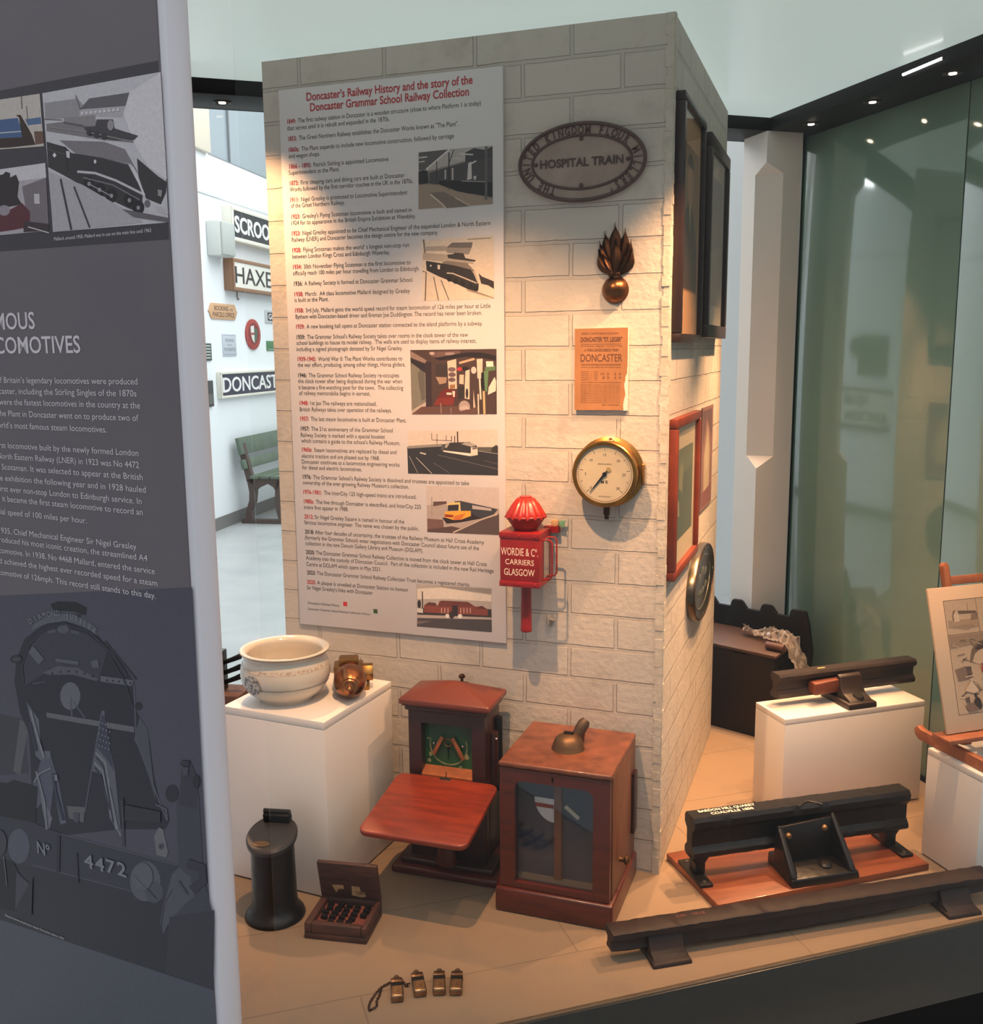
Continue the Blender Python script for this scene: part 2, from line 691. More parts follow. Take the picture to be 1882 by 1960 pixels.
# plinth under the case front
t = thing('case_plinth', 'dark grey metal plinth face below the front edge of the case floor', 'plinth', ep(0, -0.40, -0.35), (0, 0, A1))
MB().box(-0.93, 1.3, -0.005, -0.0002, 0.175, 0.3480).build('fascia', DKGREY, t, bevel=0.003)
MB().box(-0.90, 1.3, 0.06, 0.10, 0.0, 0.17).build('toe_recess', FLATB, t)
# header beams round the case
BEAM = mat('black header beam', (14, 13, 13), 0.5, spec=0.15)


def beam(name, a0, a1, b0, b1):
    o = MB().box(a0, a1, b0, b1, 1.923, CEIL).build(name, BEAM, bevel=0.002)
    o.matrix_world = CASE
    return struct(o)


beam('trim_2', -1.35, 0.801, 0.883, 1.06)
beam('trim_3', 0.801, 0.975, -0.385, 1.06)
beam('trim_4', -0.98, 0.801, -0.385, -0.315)
beam('trim_5', -1.09, -0.998, -0.215, 0.883)
# frosted glass ceiling that lets the hall's daylight through
cm_ = mat('frosted green ceiling glass', (196, 212, 204), 0.25, coat=0.4)
cn_ = cm_.node_tree
tl_ = cn_.nodes.new('ShaderNodeBsdfTranslucent')
tl_.inputs[0].default_value = (0.70, 0.78, 0.74, 1)
cx_ = cn_.nodes.new('ShaderNodeMixShader')
cx_.inputs[0].default_value = 0.50
cn_.links.new(cn_.nodes['Principled BSDF'].outputs[0], cx_.inputs[1])
cn_.links.new(tl_.outputs[0], cx_.inputs[2])
cn_.links.new(cx_.outputs[0], cn_.nodes['Material Output'].inputs[0])
o = MB().add([(-1.02, -0.385, CEIL), (1.0, -0.385, CEIL), (1.0, 1.08, CEIL), (-1.40, 1.08, CEIL), (-1.40, 0.30, CEIL), (-1.06, 0.0, CEIL)], [(5, 4, 3, 2, 1, 0)]).build('ceiling_case', cm_, recalc=False)
struct(o)
o.matrix_world = CASE
# right end: green back-painted glass in two leaves with a dark joint
GREEN = mat('green glass', (122, 152, 136), 0.06, spec=0.9, coat=0.5)
t = thing('window_2', '', '', ep(0.970, 0, 0), (0, 0, A1))
del t['category']
del t['label']
struct(t)
jb = 0.220
MB().box(0, 0.012, jb + 0.002, 1.03, 0.012, 1.923).build('pane', GREEN, t, bevel=0.0015)
MB().box(0, 0.012, -0.38, jb - 0.002, 0.012, 1.923).build('pane', GREEN, t, bevel=0.0015)
MB().box(-0.004, -0.0002, 0.936, 0.941, 0.012, 1.923).build('edge_seal', FLATB, t)
MB().box(0.002, 0.011, jb - 0.0022, jb + 0.0022, 0.012, 1.923).build('edge_seal', FLATB, t)
MB().box(-0.008, 0.02, -0.38, 1.03, 0.0, 0.012).build('bottom_track', FLATB, t)
# back glass of the case, left of the pillar
t = thing('window_3', '', '', ep(0, 1.045, 0), (0, 0, A1))
del t['category']
del t['label']
struct(t)
MB().box(-1.0, 0.30, 0, 0.008, 0.0, 1.923).build('pane', mat_glass('back glass', (0.97, 0.99, 0.98), 0.01, 0.25), t)
# front glass
t = thing('window_4', '', '', ep(0, -0.3985, 0), (0, 0, A1))
del t['category']
del t['label']
struct(t)
MB().box(-0.93, 0.99, 0, 0.008, 0.0, 1.923).build('pane', mat_glass('front glass', (0.985, 0.995, 0.99), 0.012, 0.3), t)

# faceted white column in the far corner of the case
cb = 0.063


def sq(c):
    a0, a1, b0, b1 = 0.794, 0.925, 0.882, 1.018
    return [(a0 + c, b0), (a1, b0), (a1, b1), (a0, b1), (a0, b0 + c)]


levels = [(0.0, 0.0005), (0.848, 0.0005), (0.886, cb), (1.797, cb), (1.828, 0.0005), (1.923, 0.0005)]
mb = MB()
vs = []
for z, c in levels:
    vs += [(x, y, z) for x, y in sq(c)]
fs = [tuple(range(4, -1, -1)), tuple(range(25, 30))]
for k in range(5):
    fs += [(k * 5 + i, k * 5 + (i + 1) % 5, k * 5 + 5 + (i + 1) % 5, k * 5 + 5 + i) for i in range(5)]
mb.add(vs, fs)
o = mb.build('column', mat('column paint', (228, 220, 212), 0.6), angle=15)
o.matrix_world = CASE
struct(o)
o.name = 'trim_6'
# white metal mullion beside the column, thin lines of the panelled door beyond it
o = MB().box(0.835, 0.850, 1.32, 1.335, -0.35, 2.6).build('trim_7', WHITE, bevel=0.002)
o.matrix_world = CASE
struct(o)
t = thing('door_1', '', '', ep(0.62, 3.598, -0.35), (0, 0, A1))
del t['category']
del t['label']
struct(t)
MB().box(-0.55, 0.66, -0.03, 0.0, 0.0, 1.02).build('panel', mat('cool white panel', (226, 228, 228)), t, bevel=0.006)
MB().box(-0.55, 0.66, -0.03, 0.0, 1.035, 2.9).build('panel', mat('cool white panel', (226, 228, 228)), t, bevel=0.006)

# ------------------------------------------------------------------ downlights
LENS = mat('lamp lens', (255, 240, 220), 0.3, emit=((1.0, 0.80, 0.58), 14.0))


def downlight(a, b, label, aim, power, angle=70, blend=0.7, group='recessed downlights of the case'):
    t = thing('downlight', label, 'downlight', ep(a, b, 1.923), (0, 0, A1), group)
    MB().torus(0.021, 0.004, 28, 6).build('ring', mat('dark ring', (52, 50, 48), 0.4, 0.6), t)
    MB().cyl(0.0095, -0.0035, -0.001, 24).build('lens', LENS, t)
    l = bpy.data.lights.new('downlight', 'SPOT')
    l.energy = power
    l.color = SPOT_COL
    l.spot_size = R(angle)
    l.spot_blend = blend
    l.shadow_soft_size = 0.012
    lo = bpy.data.objects.new('lamp', l)
    col.objects.link(lo)
    lo.parent = t
    lo.location = (0, 0, -0.012)
    d = Vector(aim) - ep(a, b, 1.911)
    lo.rotation_euler = (CASE.to_3x3().inverted() @ d).to_track_quat('-Z', 'Y').to_euler()
    return t


P = SPOT_POWER
downlight(-0.872, 0.965, 'small round downlight in the black beam left of the pillar', ep(-0.872, 0.9, 0), P)
downlight(0.868, 0.760, 'farthest downlight in the right-hand black beam, by the column', ep(0.30, 0.62, 0), P * 0.8, 44)
downlight(0.868, 0.475, 'middle one of three downlights in the right-hand black beam', ep(0.22, 0.42, 0), P * 1.5, 46)
downlight(0.868, 0.171, 'nearest and brightest downlight in the right-hand black beam', ep(0.26, 0.16, 0), P * 1.2, 50)
# the rows out of frame: front beam and left-end beam
downlight(-0.096, -0.350, 'downlight in the front beam by the pillar corner', (-0.06, 0.0, 0.95), P * 0.42, 52, 1.0)
downlight(0.194, -0.350, 'downlight in the front beam just right of the pillar corner', (0.0, 0.07, 1.20), P * 1.15, 44, 1.0)
downlight(-0.676, -0.350, 'downlight in the front beam above the shelf instrument', (-0.45, -0.06, 0.65), P * 1.05, 72, 0.9)
downlight(0.42, -0.350, 'downlight in the front beam above the iron rails', (0.35, 0.15, 0.1), P * 0.75, 66, 0.9)
downlight(-1.035, 0.47, 'downlight in the end beam beside the pillar', (-0.97, 0.02, 1.42), P * 0.5, 52, 1.0)

# glowing white tube on the inner face of the right beam
pA = on_plane(1729, 143, ep(0.797, 0), E1)
pB = on_plane(1803, 112, ep(0.797, 0), E1)
t = thing('glowing_strip', 'short white glowing strip along the face of the right-hand black beam', 'light', (pA + pB) / 2, (0, 0, 0))
half = (pB - pA) / 2
MB().tube([-half, half], 0.0035, 10).build('tube', mat('strip tube', (255, 255, 255), 0.4, emit=((1, 0.98, 0.96), 5.0)), t)
MB().tube([-half * 1.04 + E1 * 0.003, half * 1.04 + E1 * 0.003], 0.003, 8).build('housing', FLATB, t)

# ------------------------------------------------------------------ pillar
PW, PD, PH = 1.0, 0.9502, 1.939
BRICK = mat_brick('painted stone blocks', (192, 182, 170), (186, 176, 165), (182, 172, 161), 0.225, 0.078, 0.0052, (0.108, -0.002), dirt=(152, 140, 127), bumpd=0.0042)
t = thing('display_pillar', 'square pillar clad in pale cream stone blocks, carrying the history board', 'pillar', (0, 0, 0))
MB().box(-PW, 0, 0, PD, 0, PH).build('block_cladding', BRICK, t)
mb = MB()
random.seed(3)
# ragged corner strip: torn paper edge running up the corner
n = 90
for face in (0, 1):
    prev = None
    for i in range(n):
        z0, z1 = PH * i / n, PH * (i + 1) / n
        wd0 = 0.016 + random.uniform(-0.003, 0.003)
        d0 = 0.0014 + random.uniform(0, 0.0018)
        if face == 0:
            mb.box(-wd0, 0.0005, -d0, 0.0, z0, z1)
        else:
            mb.box(0.0, d0, -0.0005, wd0, z0, z1)
mb.build('corner_strip', mat('corner paper', (196, 186, 172), 0.8, var=(30, (176, 165, 150)), bump=(90, 0.002)), t)

# =================================================================== HISTORY BOARD on the pillar front
BD = thing('history_board', 'tall pale printed board with red heading, dated text lines and six photographs', 'board', (-0.665, 0, 0.540), (R(90), 0, 0))
mb = MB().box(-0.286, 0.286, 0, 1.327, 0.0, 0.009)
mb.build('panel', mat('board print base', (206, 198, 196), 0.42), BD, bevel=0.0008)
SB = Sheet((-0.665, 0, 0.540), 0, 0.009)
TZ = 0.0094
red, blk = MB(), MB()


def bline(year, text, u0, v0, u1, yr_red=True, cap=0.0102):
    x0, y0 = SB.p(u0, v0)
    x1, _ = SB.p(u1, v0 + (790 - v0) * -0.0)
    # width of the line on the board: right end at the same height
    x1 = SB.p(u1, v0 - (790 - v0) * 1.68e-4 * (u1 - u0))[0]
    if year:
        full = text_geo(year + ' ' + text)
        wy = text_geo(year)
        k = (x1 - x0) / (full[3] - full[2])
        ws = (wy[3] + 0.30) * k
        put_text(red if yr_red else blk, year, x0, y0, TZ, cap, x0 + (wy[3] - wy[2]) * k, bold=0.022)
        put_text(blk, text, x0 + ws, y0, TZ, cap, x1)
    else:
        put_text(blk, text, x0, y0, TZ, cap, x1)


for s_, u0, v0, u1 in (("Doncaster\u2019s Railway History and the story of the", 587, 193, 905), ("Doncaster Grammar School Railway Collection", 594, 213, 898)):
    x0, y0 = SB.p(u0, v0)
    x1 = SB.p(u1, v0 - (790 - v0) * 1.68e-4 * (u1 - u0))[0]
    put_text(red, s_, x0, y0, TZ, 0.0178, x1, bold=0.02)
LINES = [
    ('1849:', 'The first railway station in Doncaster is a wooden structure (close to where Platform 1 is today)', 550, 237, 921, 1),
    ('', 'that serves until it is rebuilt and expanded in the 1870s.', 550, 250, 746, 1),
    ('1853:', 'The Great Northern Railway establishes the Doncaster Works known as "The Plant".', 552, 270, 878, 1),
    ('1860s:', 'The Plant expands to include new locomotive construction, followed by carriage', 553, 291, 869, 1),
    ('', 'and wagon shops.', 553, 303, 613, 1),
    ('1866 - 1895:', 'Patrick Stirling is appointed Locomotive', 554, 323, 744, 1),
    ('', 'Superintendent at the Plant.', 553, 335, 650, 1),
    ('1873:', 'First sleeping cars and dining cars are built at Doncaster', 555, 355, 775, 1),
    ('', 'Works followed by the first corridor coaches in the UK in the 1870s.', 555, 367, 791, 1),
    ('1911:', 'Nigel Gresley is promoted to Locomotive Superintendent', 556, 387, 780, 1),
    ('', 'of the Great Northern Railway.', 557, 398, 660, 1),
    ('1923:', "Gresley's Flying Scotsman locomotive is built and named in", 558, 419, 788, 1),
    ('', '1924 for its appearance in the British Empire Exhibition at Wembley.', 558, 431, 796, 1),
    ('1923:', 'Nigel Gresley appointed to be Chief Mechanical Engineer of the expanded London & North Eastern', 559, 451, 939, 1),
    ('', 'Railway (LNER) and Doncaster becomes the design centre for the new company.', 559, 463, 839, 1),
    ('1928:', 'Flying Scotsman makes the world\u2019 s longest non-stop run', 560, 483, 783, 1),
    ('', 'between London Kings Cross and Edinburgh Waverley.', 560, 495, 747, 1),
    ('1934:', '30th November Flying Scotsman is the first locomotive to', 561, 515, 786, 1),
    ('', 'officially reach 100 miles per hour travelling from London to Edinburgh.', 561, 527, 803, 1),
    ('1936:', ' A Railway Society is formed at Doncaster Grammar School.', 563, 547, 791, 0),
    ('1938:', 'March:  A4 class locomotive Mallard designed by Gresley', 564, 567, 785, 1),
    ('', 'is built at the Plant.', 564, 578, 629, 1),
    ('1938:', '3rd July, Mallard gains the world speed record for steam locomotion of 126 miles per hour at Little', 565, 598, 939, 1),
    ('', 'Bytham with Doncaster-based driver and fireman Joe Duddington. The record has never been broken.', 566, 610, 923, 1),
    ('1939:', ' A new booking hall opens at Doncaster station connected to the island platforms by a subway.', 567, 629, 924, 1),
    ('1939:', " The Grammar School's Railway Society takes over rooms in the clock tower of the new", 568, 649, 896, 0),
    ('', 'school buildings to house its model railway.  The walls are used to display items of railway interest,', 568, 660, 912, 0),
    ('', 'including a signed photograph donated by Sir Nigel Gresley.', 568, 672, 771, 0),
    ('1939-1945:', 'World War II: The Plant Works contributes to', 570, 691, 770, 1),
    ('', 'the war effort, producing, among other things, Horsa gliders.', 570, 702, 776, 1),
    ('1946:', ' The Grammar School Railway Society re-occupies', 571, 722, 764, 0),
    ('', 'the clock tower after being displaced during the war when', 571, 733, 770, 0),
    ('', 'it became a fire-watching post for the town.  The collecting', 572, 745, 772, 0),
    ('', 'of railway memorabilia begins in earnest.', 573, 756, 709, 0),
    ('1948:', ' 1st Jan The railways are nationalised.', 574, 775, 721, 1),
    ('', 'British Railways takes over operation of the railways.', 574, 787, 750, 1),
    ('1957:', 'The last steam locomotive is built at Doncaster Plant.', 575, 805, 778, 1),
    ('1957:', ' The 21st anniversary of the Grammar School', 576, 824, 752, 0),
    ('', 'Railway Society is marked with a special booklet', 576, 836, 737, 0),
    ('', "which contains a guide to the school's Railway Museum.", 577, 847, 766, 0),
    ('1960s:', 'Steam locomotives are replaced by diesel and', 578, 864, 759, 1),
    ('', 'electric traction and are phased out by 1968.', 578, 876, 727, 1),
    ('', 'Doncaster continues as a locomotive engineering works', 578, 887, 765, 1),
    ('', 'for diesel and electric locomotives.', 579, 898, 693, 1),
    ('1976:', " The Grammar School's Railway Society is dissolved and trustees are appointed to take", 580, 916, 898, 0),
    ('', "ownership of the ever-growing Railway Museum's collection.", 580, 927, 783, 0),
    ('1976-1981:', 'The InterCity 125 high-speed trains are introduced.', 581, 945, 797, 1),
    ('1980s:', 'The line through Doncaster is electrified, and InterCity 225', 582, 963, 806, 1),
    ('', 'trains first appear in 1988.', 582, 974, 667, 1),
    ('2012:', 'Sir Nigel Gresley Square is named in honour of the', 583, 992, 774, 1),
    ('', 'famous locomotive engineer. The name was chosen by the public.', 583, 1003, 802, 1),
    ('2018:', ' After four decades of uncertainty, the trustees of the Railway Museum at Hall Cross Academy', 584, 1021, 927, 0),
    ('', '(formerly the Grammar School) enter negotiations with Doncaster Council about future use of the', 584, 1032, 917, 0),
    ('', 'collection in the new Danum Gallery Library and Museum (DGLAM).', 585, 1043, 810, 0),
    ('2020:', ' The Doncaster Grammar School Railway Collection is moved from the clock tower at Hall Cross', 586, 1060, 932, 0),
    ('', 'Academy into the custody of Doncaster Council.  Part of the collection is included in the new Rail Heritage', 586, 1071, 945, 0),
    ('', 'Centre at DGLAM which opens in May 2021.', 587, 1083, 730, 0),
    ('2023:', 'The Doncaster Grammar School Railway Collection Trust becomes a registered charity.', 588, 1099, 900, 0),
    ('2025:', 'A plaque is unveiled at Doncaster Station to honour', 588, 1117, 782, 1),
    ('', "Sir Nigel Gresley's links with Doncaster", 588, 1128, 714, 1),
]
for yr, tx, u0, v0, u1, rr in LINES:
    bline(yr, tx, u0, v0, u1, bool(rr))
bline('', "Doncaster's Railway History", 590, 1156, 650, cap=0.0066)
bline('', 'Doncaster Grammar School Railway Collection History', 590, 1167, 709, cap=0.0058)
blk.build('black_text_lines', BLACKT, BD, recalc=False)
red.build('red_text_lines', REDT, BD, recalc=False)
for nm, rgb, u, v in (('key_square', (186, 44, 48), 661, 1156), ('key_square', (44, 74, 40), 719, 1170)):
    x, y = SB.p(u, v)
    MB().box(x - 0.0055, x + 0.0055, y - 0.0055, y + 0.0055, 0.009, 0.0095).build(nm, mat('key ' + str(rgb), rgb), BD)

PZ = 0.0094
cA = lambda x, y: (800 + x / 5.938, 270 + y / 5.938)
K1, K2, K3 = (44, 43, 46), (78, 74, 74), (120, 113, 108)
SB.picture('photograph', BD, [
    ((128, 120, 114), [(10, 130), (850, 50), (852, 715), (8, 775)]),
    ((84, 80, 80), [(10, 130), (350, 95), (95, 325), (12, 330)]),
    ((168, 160, 154), [(350, 110), (420, 95), (800, 55), (850, 50), (850, 140), (520, 230), (110, 340), (95, 325)]),
    ((200, 192, 184), stroke([(95, 322), (360, 96)], 18)),
    ((196, 190, 184), stroke([(15, 190), (105, 180)], 14)), ((190, 184, 178), stroke([(15, 240), (80, 230)], 12)),
    ((60, 58, 60), [(540, 130), (640, 80), (760, 100), (850, 60), (850, 300), (540, 260)]),
    ((188, 182, 176), stroke([(470, 145), (630, 155)], 16)), ((180, 174, 170), stroke([(400, 200), (500, 200)], 14)),
    ((70, 67, 68), [(130, 360), (300, 310), (540, 240), (850, 190), (852, 620), (600, 600), (440, 575), (130, 480)]),
    ((34, 33, 36), [(240, 450), (480, 450), (850, 470), (852, 640), (640, 605), (450, 570), (230, 500)]),
    ((38, 36, 38), [(8, 350), (60, 330), (115, 345), (125, 480), (20, 495), (8, 480)]),
    ((150, 130, 112), [(8, 500), (230, 490), (460, 575), (700, 620), (852, 660), (852, 716), (8, 776)]),
    ((118, 103, 92), [(130, 590), (300, 575), (600, 740), (330, 762)]),
    ((214, 196, 178), stroke([(140, 600), (280, 718), (320, 762)], 12)), ((190, 170, 150), stroke([(420, 640), (600, 740)], 12)),
    ((196, 188, 182), [(575, 250), (610, 235), (615, 430), (560, 445)]), ((196, 188, 182), stroke([(610, 255), (665, 225)], 16)),
    ((176, 168, 162), [(385, 310), (405, 305), (405, 440), (388, 445)]), ((176, 168, 162), [(305, 330), (322, 322), (322, 430), (305, 435)]),
    ((190, 184, 178), [(632, 400), (668, 395), (660, 440), (638, 440)]), ((170, 164, 160), stroke([(500, 455), (770, 462)], 8)),
    (K1, stroke([(355, 130), (355, 545)], 14)), (K1, stroke([(215, 230), (215, 500)], 10)), (K1, stroke([(410, 100), (360, 240)], 9)),
    ((92, 88, 88), stroke([(778, 60), (776, 670)], 28)),
], cA, PZ)
SB.picture('photograph', BD, [
    ((214, 196, 176), [(45, 1130), (862, 1075), (868, 1790), (60, 1818)]),
    ((120, 108, 98), stroke([(65, 1120), (85, 1290)], 18)),
    ((168, 154, 140), [(90, 1200), (320, 1190), (330, 1250), (90, 1250)]),
    ((112, 104, 98), [(320, 1215), (390, 1155), (625, 1150), (612, 1215)]),
    ((150, 138, 128), [(320, 1218), (610, 1216), (580, 1290), (330, 1270)]),
    ((176, 160, 144), [(60, 1270), (350, 1290), (620, 1360), (640, 1400), (60, 1350)]),
    ((64, 58, 56), [(335, 1290), (400, 1285), (420, 1270), (520, 1275), (540, 1330), (660, 1355), (650, 1372), (400, 1340), (345, 1330)]),
    ((128, 116, 106), [(270, 1380), (330, 1362), (560, 1385), (640, 1470), (690, 1600), (650, 1560), (560, 1450), (300, 1400)]),
    ((50, 46, 46), [(92, 1360), (270, 1390), (420, 1415), (600, 1460), (650, 1530), (694, 1620), (690, 1680), (640, 1720), (500, 1650), (330, 1575), (240, 1540), (100, 1470)]),
    ((196, 180, 164), stroke([(330, 1500), (400, 1505), (560, 1570), (670, 1615)], 14)),
    ((206, 190, 172), stroke([(630, 1480), (690, 1620)], 10)),
] + [((34, 31, 32), ell(x, y, 30, 34, 14)) for x, y in ((360, 1565), (430, 1590), (510, 1620), (600, 1650), (660, 1680))] + [
    ((54, 46, 44), [(690, 1500), (730, 1540), (865, 1595), (866, 1680), (800, 1640), (720, 1620)]),
    ((226, 208, 188), ell(148, 1417, 12, 14, 4)), ((220, 204, 186), [(225, 1405), (255, 1410), (250, 1460), (225, 1455)]),
    ((96, 86, 80), stroke([(55, 1480), (95, 1490), (85, 1815)], 12)), (K2, stroke([(180, 1540), (235, 1810)], 9)), (K2, stroke([(265, 1580), (355, 1808)], 9)),
    ((150, 132, 118), [(560, 1680), (700, 1720), (866, 1780), (866, 1790), (760, 1760), (560, 1700)]),
    ((110, 100, 94), stroke([(560, 1118), (830, 1102)], 7)),
], cA, PZ)
cB = lambda x, y: (770 + x / 7.0, 650 + y / 7.0)
SB.picture('photograph', BD, [
    ((74, 56, 52), [(108, 140), (1265, 125), (1268, 1000), (130, 1000)]),
    ((120, 116, 104), [(115, 260), (230, 390), (320, 440), (325, 820), (210, 900), (130, 950)]),
    ((96, 92, 86), [(210, 480), (240, 380), (300, 420), (310, 800), (260, 820)]),
    ((176, 160, 150), [(130, 950), (320, 830), (325, 880), (210, 1000), (130, 1000)]),
    ((138, 116, 108), [(110, 150), (330, 280), (310, 320), (112, 240)]),
    ((46, 38, 42), [(112, 250), (320, 330), (330, 460), (120, 310)]), ((54, 42, 46), [(310, 300), (390, 300), (400, 900), (320, 900)]),
    ((108, 84, 80), [(350, 165), (780, 150), (780, 210), (560, 240), (400, 230)]),
    ((176, 156, 150), ell(400, 185, 36, 22, 8)), ((150, 128, 128), ell(640, 190, 70, 22, 9)),
    ((38, 32, 34), [(740, 190), (900, 170), (1090, 175), (1260, 220), (1260, 280), (1050, 240), (860, 230), (500, 280), (430, 250)]),
    ((60, 50, 48), [(450, 330), (610, 330), (610, 500), (455, 495)]), ((160, 132, 112), [(450, 500), (600, 505), (590, 580), (500, 600)]),
    ((206, 186, 166), [(605, 290), (725, 260), (735, 660), (625, 660)]),
    ((112, 92, 96), ell(667, 400, 52, 32, 16)), ((104, 84, 90), ell(670, 470, 50, 32, 16)), ((104, 84, 90), ell(668, 538, 48, 30, 16)),
    ((150, 106, 72), [(640, 605), (710, 600), (710, 655), (640, 660)]),
    ((104, 40, 36), [(520, 700), (590, 650), (720, 680), (730, 780), (560, 800), (430, 860)]), ((122, 48, 42), [(470, 790), (700, 770), (690, 880), (420, 880)]),
    ((224, 206, 190), [(595, 710), (665, 712), (665, 740), (598, 738)]), ((222, 200, 186), [(670, 690), (710, 690), (705, 770), (685, 765)]),
    ((190, 160, 130), [(760, 300), (960, 245), (980, 270), (770, 330)]), ((190, 60, 66), ell(770, 395, 36, 26, 10)), ((40, 34, 38), ell(850, 390, 46, 30, 10)),
    ((196, 180, 160), [(770, 470), (830, 470), (825, 600), (765, 590)]), ((208, 190, 170), [(850, 420), (905, 400), (905, 800), (840, 790), (840, 600)]),
    ((52, 46, 46), [(750, 640), (830, 620), (820, 790), (750, 800)]), ((52, 44, 44), ell(870, 720, 18, 70, 10)),
    ((214, 190, 182), ell(960, 410, 36, 48, 14)), ((226, 190, 172), [(1000, 260), (1080, 255), (1075, 520), (1010, 520)]),
    ((34, 28, 32), [(1060, 440), (1100, 440), (1115, 690), (1060, 640)]), ((98, 130, 92), [(1095, 420), (1160, 410), (1140, 700), (1110, 690)]),
    ((92, 118, 84), [(1110, 370), (1250, 350), (1250, 410), (1110, 430)]), ((232, 214, 196), [(1125, 290), (1220, 290), (1225, 360), (1130, 365)]),
    ((228, 206, 190), [(1160, 640), (1240, 500), (1262, 560), (1255, 690), (1150, 740)]), ((224, 204, 184), stroke([(1040, 520), (1055, 800)], 22)),
    ((190, 166, 120), stroke([(1095, 690), (1105, 1000)], 30)), ((216, 196, 176), stroke([(1020, 730), (1025, 1000)], 18)), ((200, 178, 158), [(955, 670), (990, 960), (955, 960)]),
    ((168, 148, 142), ell(835, 900, 76, 84, 20)), ((98, 70, 62), [(130, 1000), (260, 900), (760, 890), (780, 960), (1010, 900), (1010, 1000)]),
    ((190, 170, 162), ell(835, 935, 72, 48, 18, 180, 360)), ((150, 120, 108), stroke([(520, 850), (525, 990)], 14)), ((150, 120, 108), stroke([(655, 910), (660, 1000)], 10)),
], cB, PZ)
SB.picture('photograph', BD, [
    ((206, 190, 178), [(75, 1225), (1278, 1205), (1285, 1820), (80, 1795)]),
    ((50, 50, 54), [(68, 1440), (150, 1445), (540, 1425), (1000, 1440), (1285, 1490), (1285, 1820), (80, 1795)]),
    ((140, 134, 126), [(75, 1425), (540, 1395), (550, 1430), (75, 1460)]), ((84, 82, 80), [(560, 1400), (570, 1500), (520, 1480), (530, 1410)]),
    ((92, 88, 82), [(1020, 1440), (1240, 1440), (1280, 1420), (1285, 1500), (1030, 1500)]), ((58, 54, 52), [(1200, 1450), (1260, 1410), (1285, 1430), (1285, 1500), (1200, 1500)]),
    ((56, 54, 56), [(560, 1400), (640, 1380), (900, 1372), (1000, 1420), (1015, 1560), (930, 1590), (560, 1500)]),
    ((164, 154, 144), [(790, 1400), (850, 1375), (940, 1385), (990, 1425), (920, 1435)]), ((160, 152, 142), [(580, 1395), (640, 1382), (600, 1450), (570, 1450)]),
    ((228, 214, 198), [(552, 1484), (920, 1525), (915, 1562), (552, 1502)]), ((214, 200, 184), [(922, 1440), (1010, 1450), (1015, 1545), (918, 1562)]), ((96, 92, 90), [(940, 1450), (1000, 1452), (1000, 1470), (940, 1470)]),
    ((60, 54, 52), stroke([(395, 1250), (398, 1345)], 6)), ((60, 54, 52), stroke([(395, 1345), (660, 1355)], 7)), ((60, 54, 52), stroke([(467, 1265), (467, 1400)], 7)), ((60, 54, 52), stroke([(590, 1275), (590, 1355)], 7)),
    ((60, 54, 52), stroke([(662, 1290), (662, 1370)], 9)), ((60, 54, 52), stroke([(705, 1290), (705, 1380)], 12)), ((50, 40, 38), stroke([(742, 1232), (746, 1380)], 16)),
    ((190, 182, 172), stroke([(240, 1515), (320, 1535)], 18)), ((180, 172, 164), stroke([(95, 1560), (210, 1785)], 5)), ((196, 188, 178), stroke([(190, 1580), (400, 1795)], 7)),
    ((112, 108, 106), stroke([(420, 1650), (640, 1790)], 6)), ((104, 100, 98), stroke([(480, 1545), (1280, 1735)], 8)), ((132, 126, 122), stroke([(1010, 1490), (1285, 1530)], 12)), ((96, 90, 88), stroke([(1100, 1620), (1285, 1670)], 8)),
], cB, PZ)
cC = lambda x, y: (540 + x / 4.091, 880 + y / 4.091)
SB.picture('photograph', BD, [
    ((192, 178, 172), [(1130, 205), (1698, 218), (1702, 590), (1138, 565)]),
    ((168, 152, 144), [(1134, 360), (1190, 345), (1700, 380), (1702, 590), (1138, 565)]),
    ((112, 84, 78), [(1138, 460), (1260, 470), (1270, 545), (1140, 565)]), ((86, 66, 62), [(1138, 545), (1330, 520), (1500, 560), (1600, 585), (1138, 566)]),
    ((92, 70, 66), [(1185, 328), (1290, 325), (1290, 345), (1185, 365)]),
    ((60, 60, 66), [(1350, 325), (1400, 322), (1640, 375), (1690, 390), (1640, 450), (1500, 470), (1390, 440)]),
    ((176, 164, 160), [(1490, 355), (1640, 382), (1640, 400), (1490, 385)]),
    ((84, 70, 68), [(1330, 565), (1560, 460), (1700, 420), (1702, 590)]), ((186, 166, 152), stroke([(1340, 570), (1560, 468), (1690, 425)], 12)),
    ((46, 38, 40), [(1255, 455), (1300, 450), (1490, 420), (1560, 460), (1400, 490), (1290, 500)]),
    ((222, 190, 120), [(1295, 350), (1320, 335), (1395, 332), (1400, 400), (1300, 400)]), ((50, 46, 50), [(1300, 355), (1385, 350), (1382, 398), (1298, 400)]),
    ((226, 160, 58), [(1278, 405), (1400, 400), (1478, 400), (1480, 440), (1400, 470), (1340, 470), (1270, 450)]),
    ((150, 60, 40), [(1275, 425), (1345, 432), (1340, 452), (1275, 448)]), ((200, 110, 50), [(1350, 440), (1440, 420), (1400, 470), (1340, 472)]),
    ((150, 138, 132), stroke([(1172, 290), (1175, 440)], 6)),
], cC, PZ)
